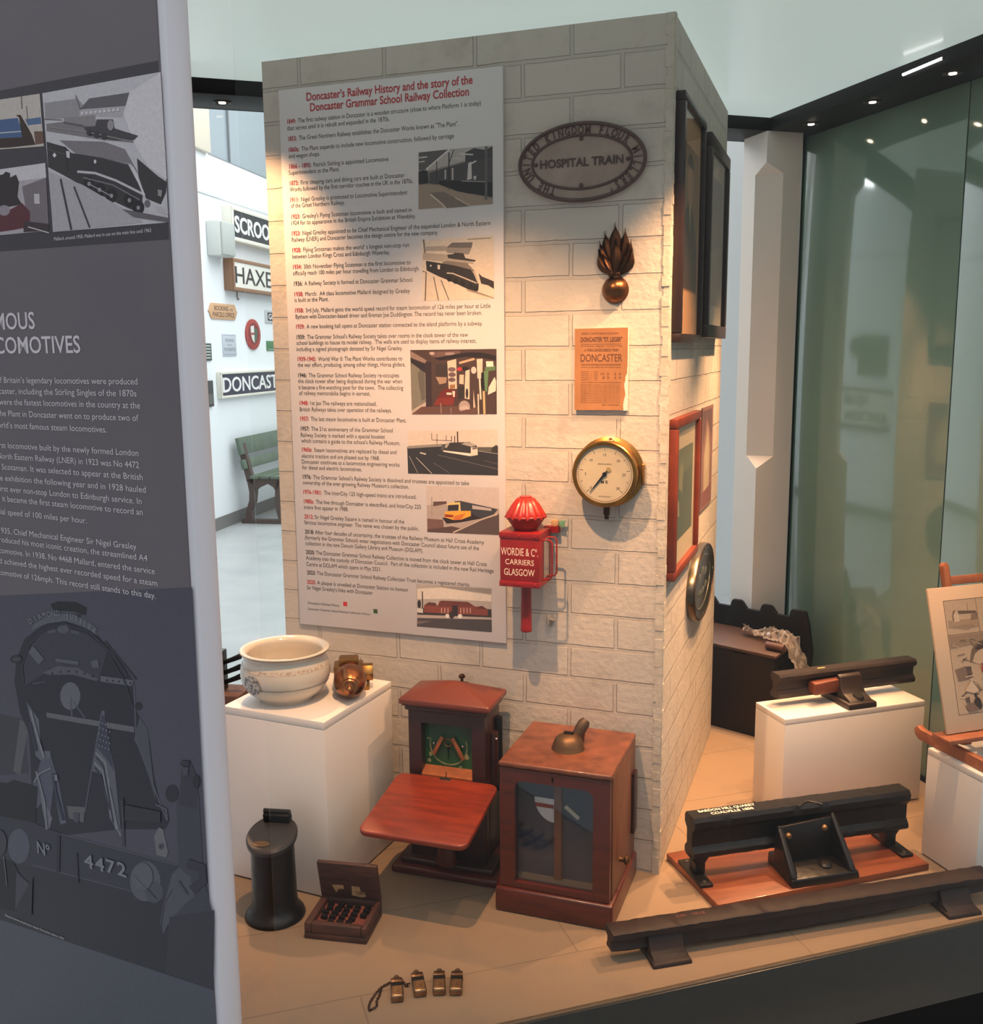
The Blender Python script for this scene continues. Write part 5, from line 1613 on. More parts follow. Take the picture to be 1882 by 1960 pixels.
MB().box(wx0 - 0.004, wx1 + 0.004, -ay + 0.012, -ay + 0.0135, wz0_ - 0.003, wz1_ + 0.003).build('door_glass', mat_glass('door glass', (0.93, 0.95, 0.98), 0.05, 0.5), door)
mb = MB().cyl(0.0028, 0, 0.0012, 14, T(-0.004, -ay - 0.0008, 0.328) @ RX(90))
mb.box(-0.0052, -0.0028, -ay - 0.002, -ay - 0.0008, 0.319, 0.328)
mb.build('keyhole', FLATB, door)
yb_ = -ay + 0.045
MB().box(-ax + 0.014, ax - 0.014, yb_, yb_ + 0.004, 0.058, 0.340).build('dial_board', mat('slate blue board', (54, 62, 76), 0.55, var=(5, (40, 46, 58))), t)
MB().box(-ax + 0.014, ax - 0.014, -ay + 0.018, yb_, 0.058, 0.074).build('inner_sill', mat('inner sill', (96, 86, 74), 0.6), t)
MB().box(-0.010, 0.007, yb_ - 0.012, yb_, 0.074, 0.312).build('signal_post', mat('post wood', (116, 62, 36), 0.5), t, bevel=0.001)
q = [(0, 0)] + [(0.046 * math.cos(R(a)), 0.046 * math.sin(R(a))) for a in range(180, 271, 9)]
qm = T(-0.011, yb_ - 0.004, 0.262) @ RX(90)
arm = MB().prism(q, 0, 0.002, qm @ SC(1, 1.2, 1)).build('quadrant_signal', mat('white enamel', (220, 210, 200), 0.4), t)
MB().prism([(-0.001, -0.013), (-0.001, -0.022), (-0.042, -0.022), (-0.0445, -0.013)], 0.002, 0.0026, qm).build('red_stripe', mat('red enamel', (156, 52, 42), 0.4), arm)
MB().prism([(0, -0.0045), (0.040, -0.0045), (0.040, 0.0045), (0, 0.0045)], 0, 0.002, T(0.014, yb_ - 0.005, 0.250) @ RX(90) @ RZ(-38)).build('small_arm', mat('cream enamel', (190, 176, 148), 0.4), t)
MB().lathe([(0, 0), (0.006, 0), (0.005, 0.006), (0.0055, 0.010), (0.011, 0.014), (0.011, 0.019), (0.006, 0.023), (0, 0.024)], 24, T(ax, -0.035, 0.118) @ RY(90)).build('side_knob', mat('dark brass knob', (110, 78, 44), 0.35, 0.9), t)
bell_b = mat('dull bell brass', (128, 96, 66), 0.5, 0.85, var=(12, (98, 74, 54)))
MB().lathe([(0, 0.035), (0.010, 0.0345), (0.022, 0.030), (0.030, 0.022), (0.0345, 0.011), (0.037, 0.002), (0.038, 0.0), (0.036, -0.0)], 48, T(0.000, -0.012, 0.3542)).build('bell', bell_b, t)
MB().box(-0.010, 0.012, -0.016, -0.006, 0.3880, 0.3925).build('bell_bar', FLATB, t, bevel=0.001)
MB().tube([(0.012, 0.012, 0.372), (0.020, 0.020, 0.390), (0.027, 0.026, 0.403), (0.031, 0.030, 0.409)], [0.012, 0.0135, 0.0135, 0.0095], 20).build('hammer', mat('dull hammer', (84, 66, 52), 0.55, 0.6), t, angle=50)
MB().tube([(0.020, 0.03, 0.354), (0.024, 0.028, 0.385)], 0.006, 12).build('hammer_post', bell_b, t)
MB().box(ax, ax + 0.008, 0.085, 0.115, 0.12, 0.27).build('rear_cover', MAHOGD, t, bevel=0.002)

# =================================================================== BLACK CYLINDRICAL STAND
t = thing('black_canister', 'black round iron canister with flared foot and slanting hinged lid', 'canister', (-0.778, -0.450, 0), (0, 0, R(12)))
t.scale = (0.89, 0.89, 0.91)
MB().lathe([(0, 0), (0.073, 0), (0.075, 0.004), (0.073, 0.010), (0.068, 0.017), (0.062, 0.023), (0.0575, 0.032), (0.0555, 0.055), (0.0545, 0.12), (0.053, 0.185), (0, 0.185)], 56).build('body', IRON, t, angle=50)
vs, fs = [], []
n = 48
for z_, r_ in ((0.180, 0.053), (0.0, 0.0535), (0.0, 0.0625), (0.009, 0.0635), (0.013, 0.060)):
    for i in range(n):
        a = 2 * math.pi * i / n
        x, y = r_ * math.cos(a), r_ * math.sin(a)
        top = 0.201 + y * 0.30
        vs.append((x, y, z_ if z_ == 0.180 else top + z_))
for j in range(4):
    fs += [(j * n + i, j * n + (i + 1) % n, (j + 1) * n + (i + 1) % n, (j + 1) * n + i) for i in range(n)]
fs += [tuple(range(n)), tuple(range(4 * n, 5 * n))]
MB().add(vs, fs).build('lid', mat('dark lid iron', (44, 39, 38), 0.4, bump=(90, 0.0006)), t, angle=40)
ML = T(0, 0, 0.214) @ RX(math.degrees(math.atan(0.30)))
MB().prism(ell(-0.014, -0.038, 0.021, 0.0095, 28), 0.0003, 0.0012, ML).build('oval_name_plate', mat('worn brass plate', (112, 88, 62), 0.45, 0.7), t)
MB().box(-0.034, 0.034, 0.036, 0.060, -0.004, 0.022, ML).build('hinge_block', FLATB, t, bevel=0.003)
MB().cyl(0.006, -0.034, 0.034, 16, ML @ T(0, 0.050, 0.024) @ RY(90)).build('hinge_pin', IRON, t)

# =================================================================== SMALL OPEN BOX
t = thing('type_box', 'small dark wooden box with open lid, holding black pieces in compartments', 'box', (-0.610, -0.442, 0), (0, 0, R(9)))
bw_, bd_, bh_ = 0.0695, 0.058, 0.037
mb = MB().box(-bw_, bw_, -bd_, bd_, 0, 0.014)
mb.build('bottom', BOXW, t, bevel=0.002)
for a in ((-bw_, -bw_ + 0.016, -bd_, bd_), (bw_ - 0.012, bw_, -bd_, bd_), (-bw_ + 0.016, bw_ - 0.012, -bd_, -bd_ + 0.016), (-bw_ + 0.016, bw_ - 0.012, bd_ - 0.012, bd_)):
    MB().box(*a, 0.014, bh_).build('side', BOXW, t, bevel=0.003)
MB().box(-bw_ + 0.016, bw_ - 0.012, -bd_ + 0.016, bd_ - 0.012, 0.014, 0.024).build('compartment_tray', mat('red tray felt', (112, 54, 42), 0.8), t)
ix0, ix1, iy0, iy1 = -bw_ + 0.019, bw_ - 0.015, -bd_ + 0.019, bd_ - 0.015
random.seed(11)
for r_ in range(5):
    for c_ in range(5):
        if (r_, c_) in ((0, 0), (0, 4), (1, 4)):
            continue
        cx = ix0 + (c_ + 0.5) * (ix1 - ix0) / 5 + random.uniform(-0.002, 0.002)
        cy = iy0 + (r_ + 0.5) * (iy1 - iy0) / 5 + random.uniform(-0.0015, 0.0015)
        b = MB().box(-0.0068, 0.0068, -0.0048, 0.0048, 0, 0.0095)
        o = b.build('type_piece', IRON, None, bevel=0.001)
        o.parent = t
        o.location = (cx, cy, 0.024)
        o.rotation_euler = (0, 0, random.uniform(-0.25, 0.25))
LM = T(0, bd_ - 0.004, bh_) @ RX(14)
lid = MB().box(-bw_, bw_, -0.004, 0.006, 0.0, 0.098, LM).build('lid', BOXW, t, bevel=0.0025)
LB = mat('torn label paper', (176, 140, 96), 0.7, var=(60, (128, 92, 62), 0.5, 0.62))
MB().prism([(-0.034, 0.018), (-0.040, 0.036), (-0.030, 0.038), (-0.014, 0.038), (-0.013, 0.028), (-0.026, 0.026), (-0.032, 0.016)], 0, 0.0004, LM @ T(0, -0.0042, 0) @ RX(90)).build('torn_label', LB, lid)
MB().prism([(0.004, 0.012), (0.006, 0.038), (0.024, 0.037), (0.026, 0.022), (0.033, 0.026), (0.037, 0.012), (0.026, 0.008)], 0, 0.0004, LM @ T(0, -0.0042, 0) @ RX(90)).build('torn_label', LB, lid)

# =================================================================== FOUR WHISTLES
NICK = mat('worn nickel', (168, 136, 104), 0.3, 0.9, var=(60, (120, 88, 62)))


def make_whistle(label):
    t = thing('pea_whistle', label, 'whistle', (0, 0, 0), group='whistles in a row at the front')
    vs = []
    prof = [(-0.024, 0.0065), (-0.020, 0.0115), (-0.006, 0.0125), (0.006, 0.0125)]
    body = MB()
    body.prism([(-0.0095, -0.024), (0.0095, -0.024), (0.0095, 0.002), (-0.0095, 0.002)], 0.0, 0.0125)
    body.build('barrel', NICK, t, bevel=0.0032, seg=3)
    MB().prism([(-0.0092, 0.0105), (0.0092, 0.0105), (0.0085, 0.021), (-0.0085, 0.021)], 0.0005, 0.0118).build('mouthpiece', NICK, t, bevel=0.0015)
    MB().box(-0.0090, 0.0090, 0.0018, 0.0108, 0.0003, 0.0095).build('window_slot', FLATB, t)
    MB().prism([(-0.0085, 0.0212), (0.0085, 0.0212), (0.003, 0.0285), (-0.003, 0.0285)], 0.001, 0.0075).build('shoulder', mat('dark nickel', (96, 66, 48), 0.4, 0.8), t, bevel=0.001)
    MB().torus(0.0033, 0.0011, 16, 6, T(0, 0.0312, 0.004) @ RX(20)).build('ring', mat('dark nickel', (96, 66, 48), 0.4, 0.8), t)
    MB().box(-0.0070, 0.0070, -0.0195, -0.001, 0.0122, 0.0128).build('stamped_plate', mat('rubbed nickel', (190, 156, 112), 0.35, 0.9, var=(220, (128, 92, 62))), t)
    return t


wp = []
for (ub, vb, ut, vt) in ((761, 1921, 759, 1874), (806, 1911, 797, 1864), (841, 1908, 841, 1861), (872, 1908, 876, 1861)):
    b_, t_ = on_z(ub, vb, 0.004), on_z(ut, vt, 0.004)
    d = t_ - b_
    wp.append(((b_ + t_) / 2, math.atan2(d.y, d.x) - math.pi / 2, d.length))
labs = ['old whistle with a dark chain, leftmost of the four', 'old whistle tilted left, second of the four beside the chained one', 'brightest old whistle, lying straight, third of the four', 'old whistle at the right end of the four']
w0 = make_whistle(labs[0])
for i, (c, a, ln) in enumerate(wp):
    k = ln / 0.058
    w = w0 if i == 0 else dup(w0, (0, 0, 0), None, labs[i])
    w.location = (c.x, c.y, 0.0)
    w.rotation_euler = (0, 0, a)
    w.scale = (k, k, k)
# chain of the first whistle
cp = [(758, 1877), (752, 1880), (746, 1881), (741, 1884), (735, 1887), (729, 1891), (724, 1896), (719, 1902), (715, 1908), (711, 1914), (708, 1920), (706, 1927), (707, 1934), (713, 1931), (718, 1929), (722, 1923), (721, 1916), (724, 1910), (727, 1904), (728, 1897), (731, 1892)]
cp2 = [(759, 1875), (765, 1873), (769, 1875), (773, 1880), (776, 1886), (781, 1888), (779, 1883), (785, 1882)]
ch = MB()
for path in (cp, cp2):
    pts_ = [on_z(u, v, 0.002) for u, v in path]
    dense = []
    for a, b in zip(pts_, pts_[1:]):
        m_ = max(1, round((b - a).length / 0.0045))
        dense += [a + (b - a) * k / m_ for k in range(m_)]
    dense.append(pts_[-1])
    for k, (a, b) in enumerate(zip(dense, dense[1:])):
        d = b - a
        M_ = T(*((a + b) / 2)) @ RZ(math.degrees(math.atan2(d.y, d.x))) @ RX(20 if k % 2 else -50)
        ch.torus(0.0022, 0.00075, 10, 5, M_, sx=1.6, sy=1.0)
co = ch.build('chain', mat('chain brown', (74, 52, 40), 0.45, 0.8), None)
co.parent = w0
bpy.context.view_layer.update()
co.matrix_parent_inverse = Matrix.Identity(4)
co.matrix_basis = (Matrix.Translation(w0.location) @ w0.rotation_euler.to_matrix().to_4x4() @ Matrix.Diagonal((*w0.scale, 1))).inverted()

# =================================================================== IRON RAILS
def rail_profile(hw, fw, ww, h, hh, fh):
    """bullhead-like section, y across, z up from 0"""
    half = [(fw, 0.004), (fw * 0.8, 0.0), (fw, fh * 0.5), (fw * 0.85, fh), (ww, fh * 1.35), (ww, h - hh * 1.3), (hw, h - hh * 0.85), (hw, h - hh * 0.25), (hw * 0.8, h)]
    half = [(fw * 0.8, 0.0), (fw, 0.005), (fw, fh * 0.7), (ww, fh * 1.3), (ww, h - hh * 1.3), (hw, h - hh * 0.8), (hw * 1.02, h - hh * 0.3), (hw * 0.78, h)]
    return half + [(-y, z) for y, z in half[::-1]]


def rail_mesh(L0, L1, prof, jitter=0.0, n=40, bottom=None, M=None, head=None):
    mb = MB()
    vs, fs = [], []
    k = len(prof)
    hmax = max(z for _, z in prof)
    for i in range(n + 1):
        x = L0 + (L1 - L0) * i / n
        for y, z in prof:
            dz = bottom(x) * (1 - z / hmax) if bottom else 0
            jy = random.uniform(-jitter, jitter)
            jz = random.uniform(-jitter, jitter)
            vs.append((x, y + jy, z + dz + jz))
    for i in range(n):
        fs += [(i * k + j, i * k + (j + 1) % k, (i + 1) * k + (j + 1) % k, (i + 1) * k + j) for j in range(k)]
    fs += [tuple(range(k)), tuple(range(n * k, n * k + k))]
    return mb.add(vs, fs, None, M)


random.seed(5)
# --- heavy black rail screwed to a board ---
t = thing('mounted_rail', 'thick black iron rail with lettered top, mounted on a varnished orange board', 'rail', ep(0.338, -0.067), (0, 0, A1))
MB().box(-0.287, 0.287, -0.123, 0.123, 0, 0.017).build('board', mat('varnished board', (132, 70, 40), 0.42, var=(7, (104, 50, 28)), stretch=(1, 6, 6), coat=0.2), t, bevel=0.002)
MR = T(0.0, -0.004, 0) @ RZ(-3.3)
prof = [(y, z + 0.066) for y, z in rail_profile(0.0265, 0.0240, 0.014, 0.102, 0.030, 0.022)]
rail_mesh(-0.287, 0.290, prof, 0.0006, 60, None, MR).build('rail', IRON, t, angle=32)
mb = MB()
mb.tube([(-0.02, -0.027, 0.1655), (0.0, -0.015, 0.1685), (0.015, -0.010, 0.1690), (0.03, -0.018, 0.1675), (0.045, -0.027, 0.1640)], 0.0022, 8, False, MR)
mb.build('joint_lip', IRON, t)
for sx in (-0.271, 0.262):
    mb = MB()
    pts = [(-0.020, 0.080), (0.020, 0.080), (0.024, 0.066), (0.013, 0.052), (0.013, 0.024), (-0.013, 0.024), (-0.013, 0.052), (-0.024, 0.066)]
    mb.prism(pts, -0.016, 0.016, MR @ T(sx + (0.006 if sx < 0 else -0.012), 0, 0) @ RX(90))
    ft = mb.build('foot', IRON, t, bevel=0.002)
    MB().box(sx - 0.0165, sx + 0.0165, -0.064, 0.060, 0.017, 0.025, MR).build('foot_plate', IRON, ft, bevel=0.002)
    for y in (-0.050, 0.046):
        MB().lathe([(0, 0.0285), (0.004, 0.0275), (0.0055, 0.025)], 14, MR @ T(sx, y, 0)).build('screw', mat('iron screw', (84, 78, 72), 0.4, 0.8), ft)
ch = MB()
ch.hexa([(-0.086, -0.150, 0.017), (0.093, -0.150, 0.017), (0.076, -0.020, 0.017), (-0.076, -0.020, 0.017), (-0.084, -0.146, 0.036), (0.091, -0.146, 0.036), (0.074, -0.020, 0.044), (-0.074, -0.020, 0.044)], MR @ T(0, 0.030, 0))
cbase = ch.build('chair_base', IRON, t, bevel=0.004)
ch = MB().hexa([(-0.078, -0.048, 0.036), (0.078, -0.048, 0.036), (0.078, -0.026, 0.036), (-0.078, -0.026, 0.036), (-0.078, -0.036, 0.126), (0.070, -0.036, 0.136), (0.070, -0.026, 0.136), (-0.078, -0.026, 0.126)], MR @ T(0, 0.0, 0))
ch.build('chair_jaw', IRON, t, bevel=0.003)
for sx, zt_ in ((-1, 0.130), (1, 0.146)):
    xo = sx * 0.076
    MB().hexa([(xo - 0.009, -0.118, 0.036), (xo + 0.009, -0.118, 0.036), (xo + 0.009, -0.026, 0.036), (xo - 0.009, -0.026, 0.036), (xo - 0.008, -0.108, 0.050), (xo + 0.008, -0.108, 0.050), (xo + 0.007 - sx * 0.006, -0.030, zt_), (xo - 0.007 - sx * 0.006, -0.030, zt_)], MR).build('chair_rib', IRON, t, bevel=0.0055, seg=3)
for x, z in ((-0.052, 0.104), (0.044, 0.112)):
    MB().lathe([(0, 0.008), (0.005, 0.007), (0.0075, 0.003), (0.008, 0)], 16, MR @ T(x, -0.040, z) @ RX(90)).build('bolt', mat('worn bolt', (120, 92, 60), 0.5, 0.6), t)
MB().lathe([(0, 0.006), (0.010, 0.005), (0.015, 0.0)], 24, MR @ T(0.026, -0.078, 0.041)).build('base_boss', IRON, t)
lt = MB()
put_text(lt, 'BARDON HILL QUARRY', -0.262, 0.0035, 0.1694, 0.0105, -0.115, bold=0.03, M=MR)
put_text(lt, 'COALVILLE 1850', -0.238, -0.0135, 0.1694, 0.0105, -0.128, bold=0.03, M=MR)
lt.build('white_lettering', mat('white paint letters', (226, 214, 200), 0.6), t, recalc=False)

# --- long fish-bellied rail along the front ---
t = thing('fishbelly_rail', 'long thin rusty rail lying in two low chairs along the front edge', 'rail', ep(0.20, -0.300), (0, 0, A1))
MR = RZ(-3.6)


def belly(x):
    s_ = abs(x + 0.02) / 0.44
    return 0.018 * min(1.0, s_ ** 2)


prof = [(0.013, 0.0), (0.015, 0.004), (0.010, 0.016), (0.010, 0.032), (0.024, 0.041), (0.0245, 0.056), (0.020, 0.059)]
prof = [(y, z + 0.012) for y, z in prof]
prof = prof + [(-y, z) for y, z in prof[::-1]]
prof = [(y, z - 0.004) for y, z in prof]
rail_mesh(-0.452, 0.462, prof, 0.0009, 70, belly, MR).build('rail', RUST, t, angle=40)
for k, (x, yo) in enumerate(((-0.335, 0.0), (0.362, 0.0))):
    mb = MB()
    mb.hexa([(-0.044, -0.060, 0), (0.044, -0.060, 0), (0.048, 0.045, 0), (-0.040, 0.045, 0), (-0.042, -0.057, 0.009), (0.042, -0.057, 0.009), (0.046, 0.045, 0.013), (-0.038, 0.045, 0.013)], MR @ T(x, yo, 0))
    c = mb.build('chair', RUST, t, bevel=0.003)
    prof_c = [(-0.052, 0.009), (-0.030, 0.020), (-0.020, 0.040), (-0.0155, 0.048), (-0.012, 0.044), (-0.012, 0.009)]
    MB().prism(prof_c, -0.038, 0.038, MR @ T(x, yo, 0) @ Matrix(((0, 0, 1, 0), (1, 0, 0, 0), (0, 1, 0, 0), (0, 0, 0, 1)))).build('chair_jaw', RUST, c, bevel=0.003)
lt = MB()
put_text(lt, 'COALVILLE', -0.300, 0.002, 0.0674, 0.008, -0.235, M=MR)
lt.build('faint_lettering', mat('faded red paint', (126, 70, 62), 0.7), t, recalc=False)

# --- short rail section in a chair with a wooden key, on the right white plinth ---
t = thing('rail_section', 'short brown rail in a cast chair with orange wooden key, on white plinth', 'rail', ep(0.66, 0.215, 0.288), (0, 0, A1))
BRI = mat('brown iron', (44, 28, 21), 0.5, var=(24, (28, 18, 15)), bump=(50, 0.002), coat=0.1)
MR = T(0.022, 0.016, 0.022)
prof = rail_profile(0.022, 0.020, 0.0095, 0.068, 0.020, 0.018)
rail_mesh(-0.222, 0.222, prof, 0.0004, 30, None, MR).build('rail', BRI, t, angle=32)
mb = MB()
mb.hexa([(-0.036, -0.085, 0), (0.054, -0.085, 0), (0.052, 0.045, 0), (-0.034, 0.045, 0), (-0.036, -0.083, 0.016), (0.054, -0.083, 0.016), (0.052, 0.045, 0.021), (-0.034, 0.045, 0.021)])
cb_ = mb.build('chair_base', BRI, t, bevel=0.004)
pc = [(-0.078, 0.014), (-0.066, 0.024), (-0.046, 0.030), (-0.034, 0.046), (-0.026, 0.074), (-0.014, 0.080), (-0.010, 0.066), (-0.018, 0.040), (-0.018, 0.014)]
MB().prism(pc, -0.026, 0.046, Matrix(((0, 0, 1, 0), (1, 0, 0, 0), (0, 1, 0, 0), (0, 0, 0, 1)))).build('chair_jaw', BRI, t, bevel=0.004, seg=3)
MB().prism([(0.034, 0.018), (0.044, 0.018), (0.042, 0.060), (0.036, 0.060)], -0.03, 0.048, Matrix(((0, 0, 1, 0), (1, 0, 0, 0), (0, 1, 0, 0), (0, 0, 0, 1)))).build('rear_jaw', BRI, t, bevel=0.003)
MB().lathe([(0, 0.005), (0.012, 0.004), (0.016, 0.0)], 20, T(0.012, -0.058, 0.026) @ RX(18)).build('bolt_hole_boss', FLATB, t)
MB().hexa([(-0.105, -0.030, 0.030), (0.010, -0.022, 0.030), (0.010, 0.004, 0.030), (-0.105, 0.004, 0.030), (-0.105, -0.030, 0.064), (0.010, -0.022, 0.068), (0.010, 0.004, 0.068), (-0.105, 0.004, 0.064)]).build('wooden_key', mat('key wood', (116, 58, 34), 0.55, var=(9, (86, 40, 25)), stretch=(1, 6, 6)), t, bevel=0.005)
MB().box(-0.068, -0.044, 0.012, 0.018, 0.0904, 0.0908).build('paper_tag', mat('paper tag', (200, 160, 100), 0.6), t)

# =================================================================== DARK CHEST
c0 = on_z(1478, 1420)
t = thing('dark_chest', 'dark wooden chest with sloping brown lid and notched black back board', 'chest', c0, (0, 0, R(157.5)))
# local x runs left along the front, local -y runs away from the viewer
CHW, CHD = 0.40, 0.180
DW = mat('dark brown wood', (30, 20, 16), 0.5, var=(8, (24, 16, 13)), spec=0.3)
MB().box(0, CHW, -CHD + 0.012, -0.0, 0, 0.275).build('body', DW, t, bevel=0.003)
MB().hexa([(-0.006, 0.006, 0.2755), (CHW, 0.006, 0.2755), (CHW, -CHD + 0.014, 0.292), (-0.006, -CHD + 0.014, 0.292), (-0.006, 0.006, 0.286), (CHW, 0.006, 0.286), (CHW, -CHD + 0.014, 0.304), (-0.006, -CHD + 0.014, 0.304)]).build('lid', mat('brown lid', (84, 60, 48), 0.5, var=(10, (68, 47, 38))), t, bevel=0.002)
pts = [(-0.03, 0.0), (CHW, 0.0), (CHW, 0.370)]
for cx in (0.335, 0.225, 0.115, 0.010):
    pts += [(cx + 0.030, 0.372), (cx + 0.024, 0.392), (cx + 0.018, 0.398), (cx - 0.010, 0.398), (cx - 0.018, 0.392), (cx - 0.034, 0.372)] if cx > 0.05 else [(cx + 0.030, 0.372), (cx + 0.026, 0.392), (cx + 0.020, 0.398), (cx - 0.028, 0.398)]
pts += [(-0.030, 0.36), (-0.045, 0.27)]
MB().prism(pts, 0.0, 0.014, T(0, -CHD + 0.012, 0) @ RX(90)).build('back_board', mat('black painted wood', (14, 12, 11), 0.5, spec=0.3), t, bevel=0.003)
MB().box(-0.0015, 0.0, -0.13, -0.02, 0.03, 0.25).build('side_recess', FLATB, t)
MB().box(0.10, 0.15, 0.0, 0.004, 0.268, 0.274).build('hinge_strip', FLATB, t)
MB().cyl(0.012, -0.03, 0.03, 16, T(0.018, -0.035, 0.3045) @ RY(90) @ RX(0)).build('roller', mat('brown roller', (92, 62, 52), 0.5), t, bevel=0.001)
# crumpled clear plastic over the chest corner
random.seed(21)
vs, fs = [], []
nu, nv = 34, 14
for i in range(nu + 1):
    s_ = i / nu
    for j in range(nv + 1):
        r_ = j / nv
        x = 0.170 - 0.232 * s_
        y = -0.055 - 0.095 * r_ + 0.03 * (1 - s_) * (r_ - 0.4)
        wd = 0.25 + 0.75 * min(1, s_ * 1.4)
        y = -0.115 + (y + 0.115) * wd
        z = 0.308 + 0.016 * math.sin(math.pi * r_) * (0.5 + s_) + 0.006 * r_
        if x < -0.004:
            z -= (-0.004 - x) * 2.4
        z += random.uniform(-0.009, 0.011) + 0.010 * math.sin(9 * s_ + 5 * r_)
        y += random.uniform(-0.010, 0.010)
        zmin = 0.300 - y * 0.09 if x > -0.01 else 0.05
        vs.append((x + random.uniform(-0.004, 0.004), y, max(z, zmin + 0.004)))
for i in range(nu):
    for j in range(nv):
        a = i * (nv + 1) + j
        fs.append((a, a + 1, a + nv + 2, a + nv + 1))
mp = bpy.data.materials.new('crumpled plastic')
mp.use_nodes = True
nt = mp.node_tree
pb = nt.nodes['Principled BSDF']
pb.inputs['Base Color'].default_value = S(200, 186, 174)
pb.inputs['Roughness'].default_value = 0.10
tr = nt.nodes.new('ShaderNodeBsdfTransparent')
mxs = nt.nodes.new('ShaderNodeMixShader')
mxs.inputs[0].default_value = 0.46
nt.links.new(tr.outputs[0], mxs.inputs[1])
nt.links.new(pb.outputs[0], mxs.inputs[2])
nt.links.new(mxs.outputs[0], nt.nodes['Material Output'].inputs[0])
o = MB().add(vs, fs).build('plastic_wrap', mp, None, angle=20, recalc=False)
o.location = c0
o.rotation_euler = (0, 0, R(157.5))
tag(o, 'crumpled clear plastic wrap draped over the corner of the dark chest', 'plastic')

# =================================================================== EASEL AND PRINT
ez = 0.278
pb_ = on_plane(1814, 1406, ep(0, -0.20), E2)
be1, be2, bz = pb_.dot(E1), pb_.dot(E2), pb_.z
lean = math.degrees(math.atan2(0.095, 0.330))
t = thing('table_easel', 'small beech table easel on the white plinth at the right edge', 'easel', ep(be1 + 0.13, be2, ez), (0, 0, A1))
zb = bz - ez - 0.004
# the two long foot bars run front to back, the tray carries the print
for x in (-0.088, 0.125):
    MB().prism([(-0.155, 0.0), (0.150, 0.0), (0.150, 0.022), (0.140, 0.034), (0.128, 0.028), (-0.155, 0.028)] if False else [(-0.105, 0.0), (0.110, 0.0), (0.125, 0.010), (0.128, 0.024), (0.118, 0.034), (0.105, 0.028), (-0.105, 0.028)], -0.009, 0.009, T(x, 0.02, 0) @ Matrix(((0, 0, 1, 0), (1, 0, 0, 0), (0, 1, 0, 0), (0, 0, 0, 1)))).build('foot_bar', BEECH, t, bevel=0.003)
MB().box(-0.079, 0.116, -0.075, -0.055, 0.004, 0.022).build('cross_bar', BEECH, t, bevel=0.002)
LE = T(0, 0.0, 0) @ RX(-lean)
MB().box(-0.15, 0.15, -0.030, 0.028, zb - 0.010, zb + 0.001).build('tray', BEECH, t, bevel=0.002)
for x in (-0.055, 0.055):
    MB().box(x - 0.011, x + 0.011, 0.012, 0.028, 0.0, zb + 0.20, T(0, 0.0, 0.0) @ T(0, 0, 0.030) @ RX(-lean)).build('upright', BEECH, t, bevel=0.002)
bt = T(0, 0.006, zb + 0.004) @ RX(-lean)
MB().prism([(-0.1365, 0.30), (-0.1365, 0.392), (-0.131, 0.400), (-0.124, 0.400), (-0.1185, 0.392), (-0.1185, 0.30)], 0, 0.016, T(0.072, 0.0, 0) @ bt @ T(0.0, 0.022, 0) @ RX(90) @ SC(1, 1, 1)).build('mast', BEECH, t, bevel=0.002)
MB().box(-0.047, 0.12, 0.006, 0.020, 0.345, 0.366, bt).build('top_bar', BEECH, t, bevel=0.002)
MB().tube([(0.0, 0.03, zb + 0.15), (0.0, 0.135, 0.02)], 0.007, 8).build('rear_leg', BEECH, t)
# print on the easel
PT = thing('mounted_print', 'cream mounted ink print of two railway scenes resting on the easel', 'print', ep(be1, be2, bz), (R(90) - R(lean), 0, A1))
PW_, PHt = 0.30, 0.343
MB().box(0, PW_, 0, PHt, -0.006, 0).build('board', mat('cream mount board', (206, 172, 140), 0.5), PT, bevel=0.0008)
mb = MB()
L_ = 0


def pl(rgb, pts_):
    global L_
    L_ += 1
    mb.add([(a, b, 0.0003 + L_ * 0.00003) for a, b in pts_], [tuple(range(len(pts_)))], S(*rgb))


X0, X1 = 0.040, 0.262
pl((190, 158, 128), [(X0, 0.040), (X1, 0.040), (X1, 0.310), (X0, 0.310)])
INKC = (84, 62, 50)
for a, b in (((X0, 0.310), (X1, 0.310)), ((X0, 0.228), (X1, 0.228)), ((X0, 0.040), (X1, 0.040)), ((X0, 0.040), (X0, 0.310)), ((0.135, 0.228), (0.135, 0.310)), ((X1, 0.04), (X1, 0.31))):
    pl(INKC, stroke([a, b], 0.0012))
# upper sketch: station shed
pl((166, 134, 106), [(0.046, 0.262), (0.134, 0.262), (0.134, 0.240), (0.046, 0.246)])
pl((204, 174, 144), [(0.064, 0.258), (0.064, 0.274), (0.072, 0.284), (0.080, 0.274), (0.080, 0.258)])
pl((120, 92, 74), [(0.060, 0.272), (0.064, 0.284), (0.072, 0.286), (0.064, 0.274), (0.064, 0.260), (0.060, 0.262)])
pl((104, 80, 64), [(0.078, 0.284), (0.132, 0.280), (0.132, 0.274), (0.080, 0.276)])
pl((134, 106, 86), [(0.112, 0.258), (0.134, 0.260), (0.134, 0.276), (0.116, 0.272)])
pl((96, 74, 60), stroke([(0.108, 0.282), (0.108, 0.300)], 0.001))
for k in range(7):
    pl((140, 110, 90), stroke([(0.046 + 0.01 * k, 0.246 + 0.001 * k), (0.100 + 0.004 * k, 0.236 + 0.001 * k)], 0.0007))
random.seed(4)
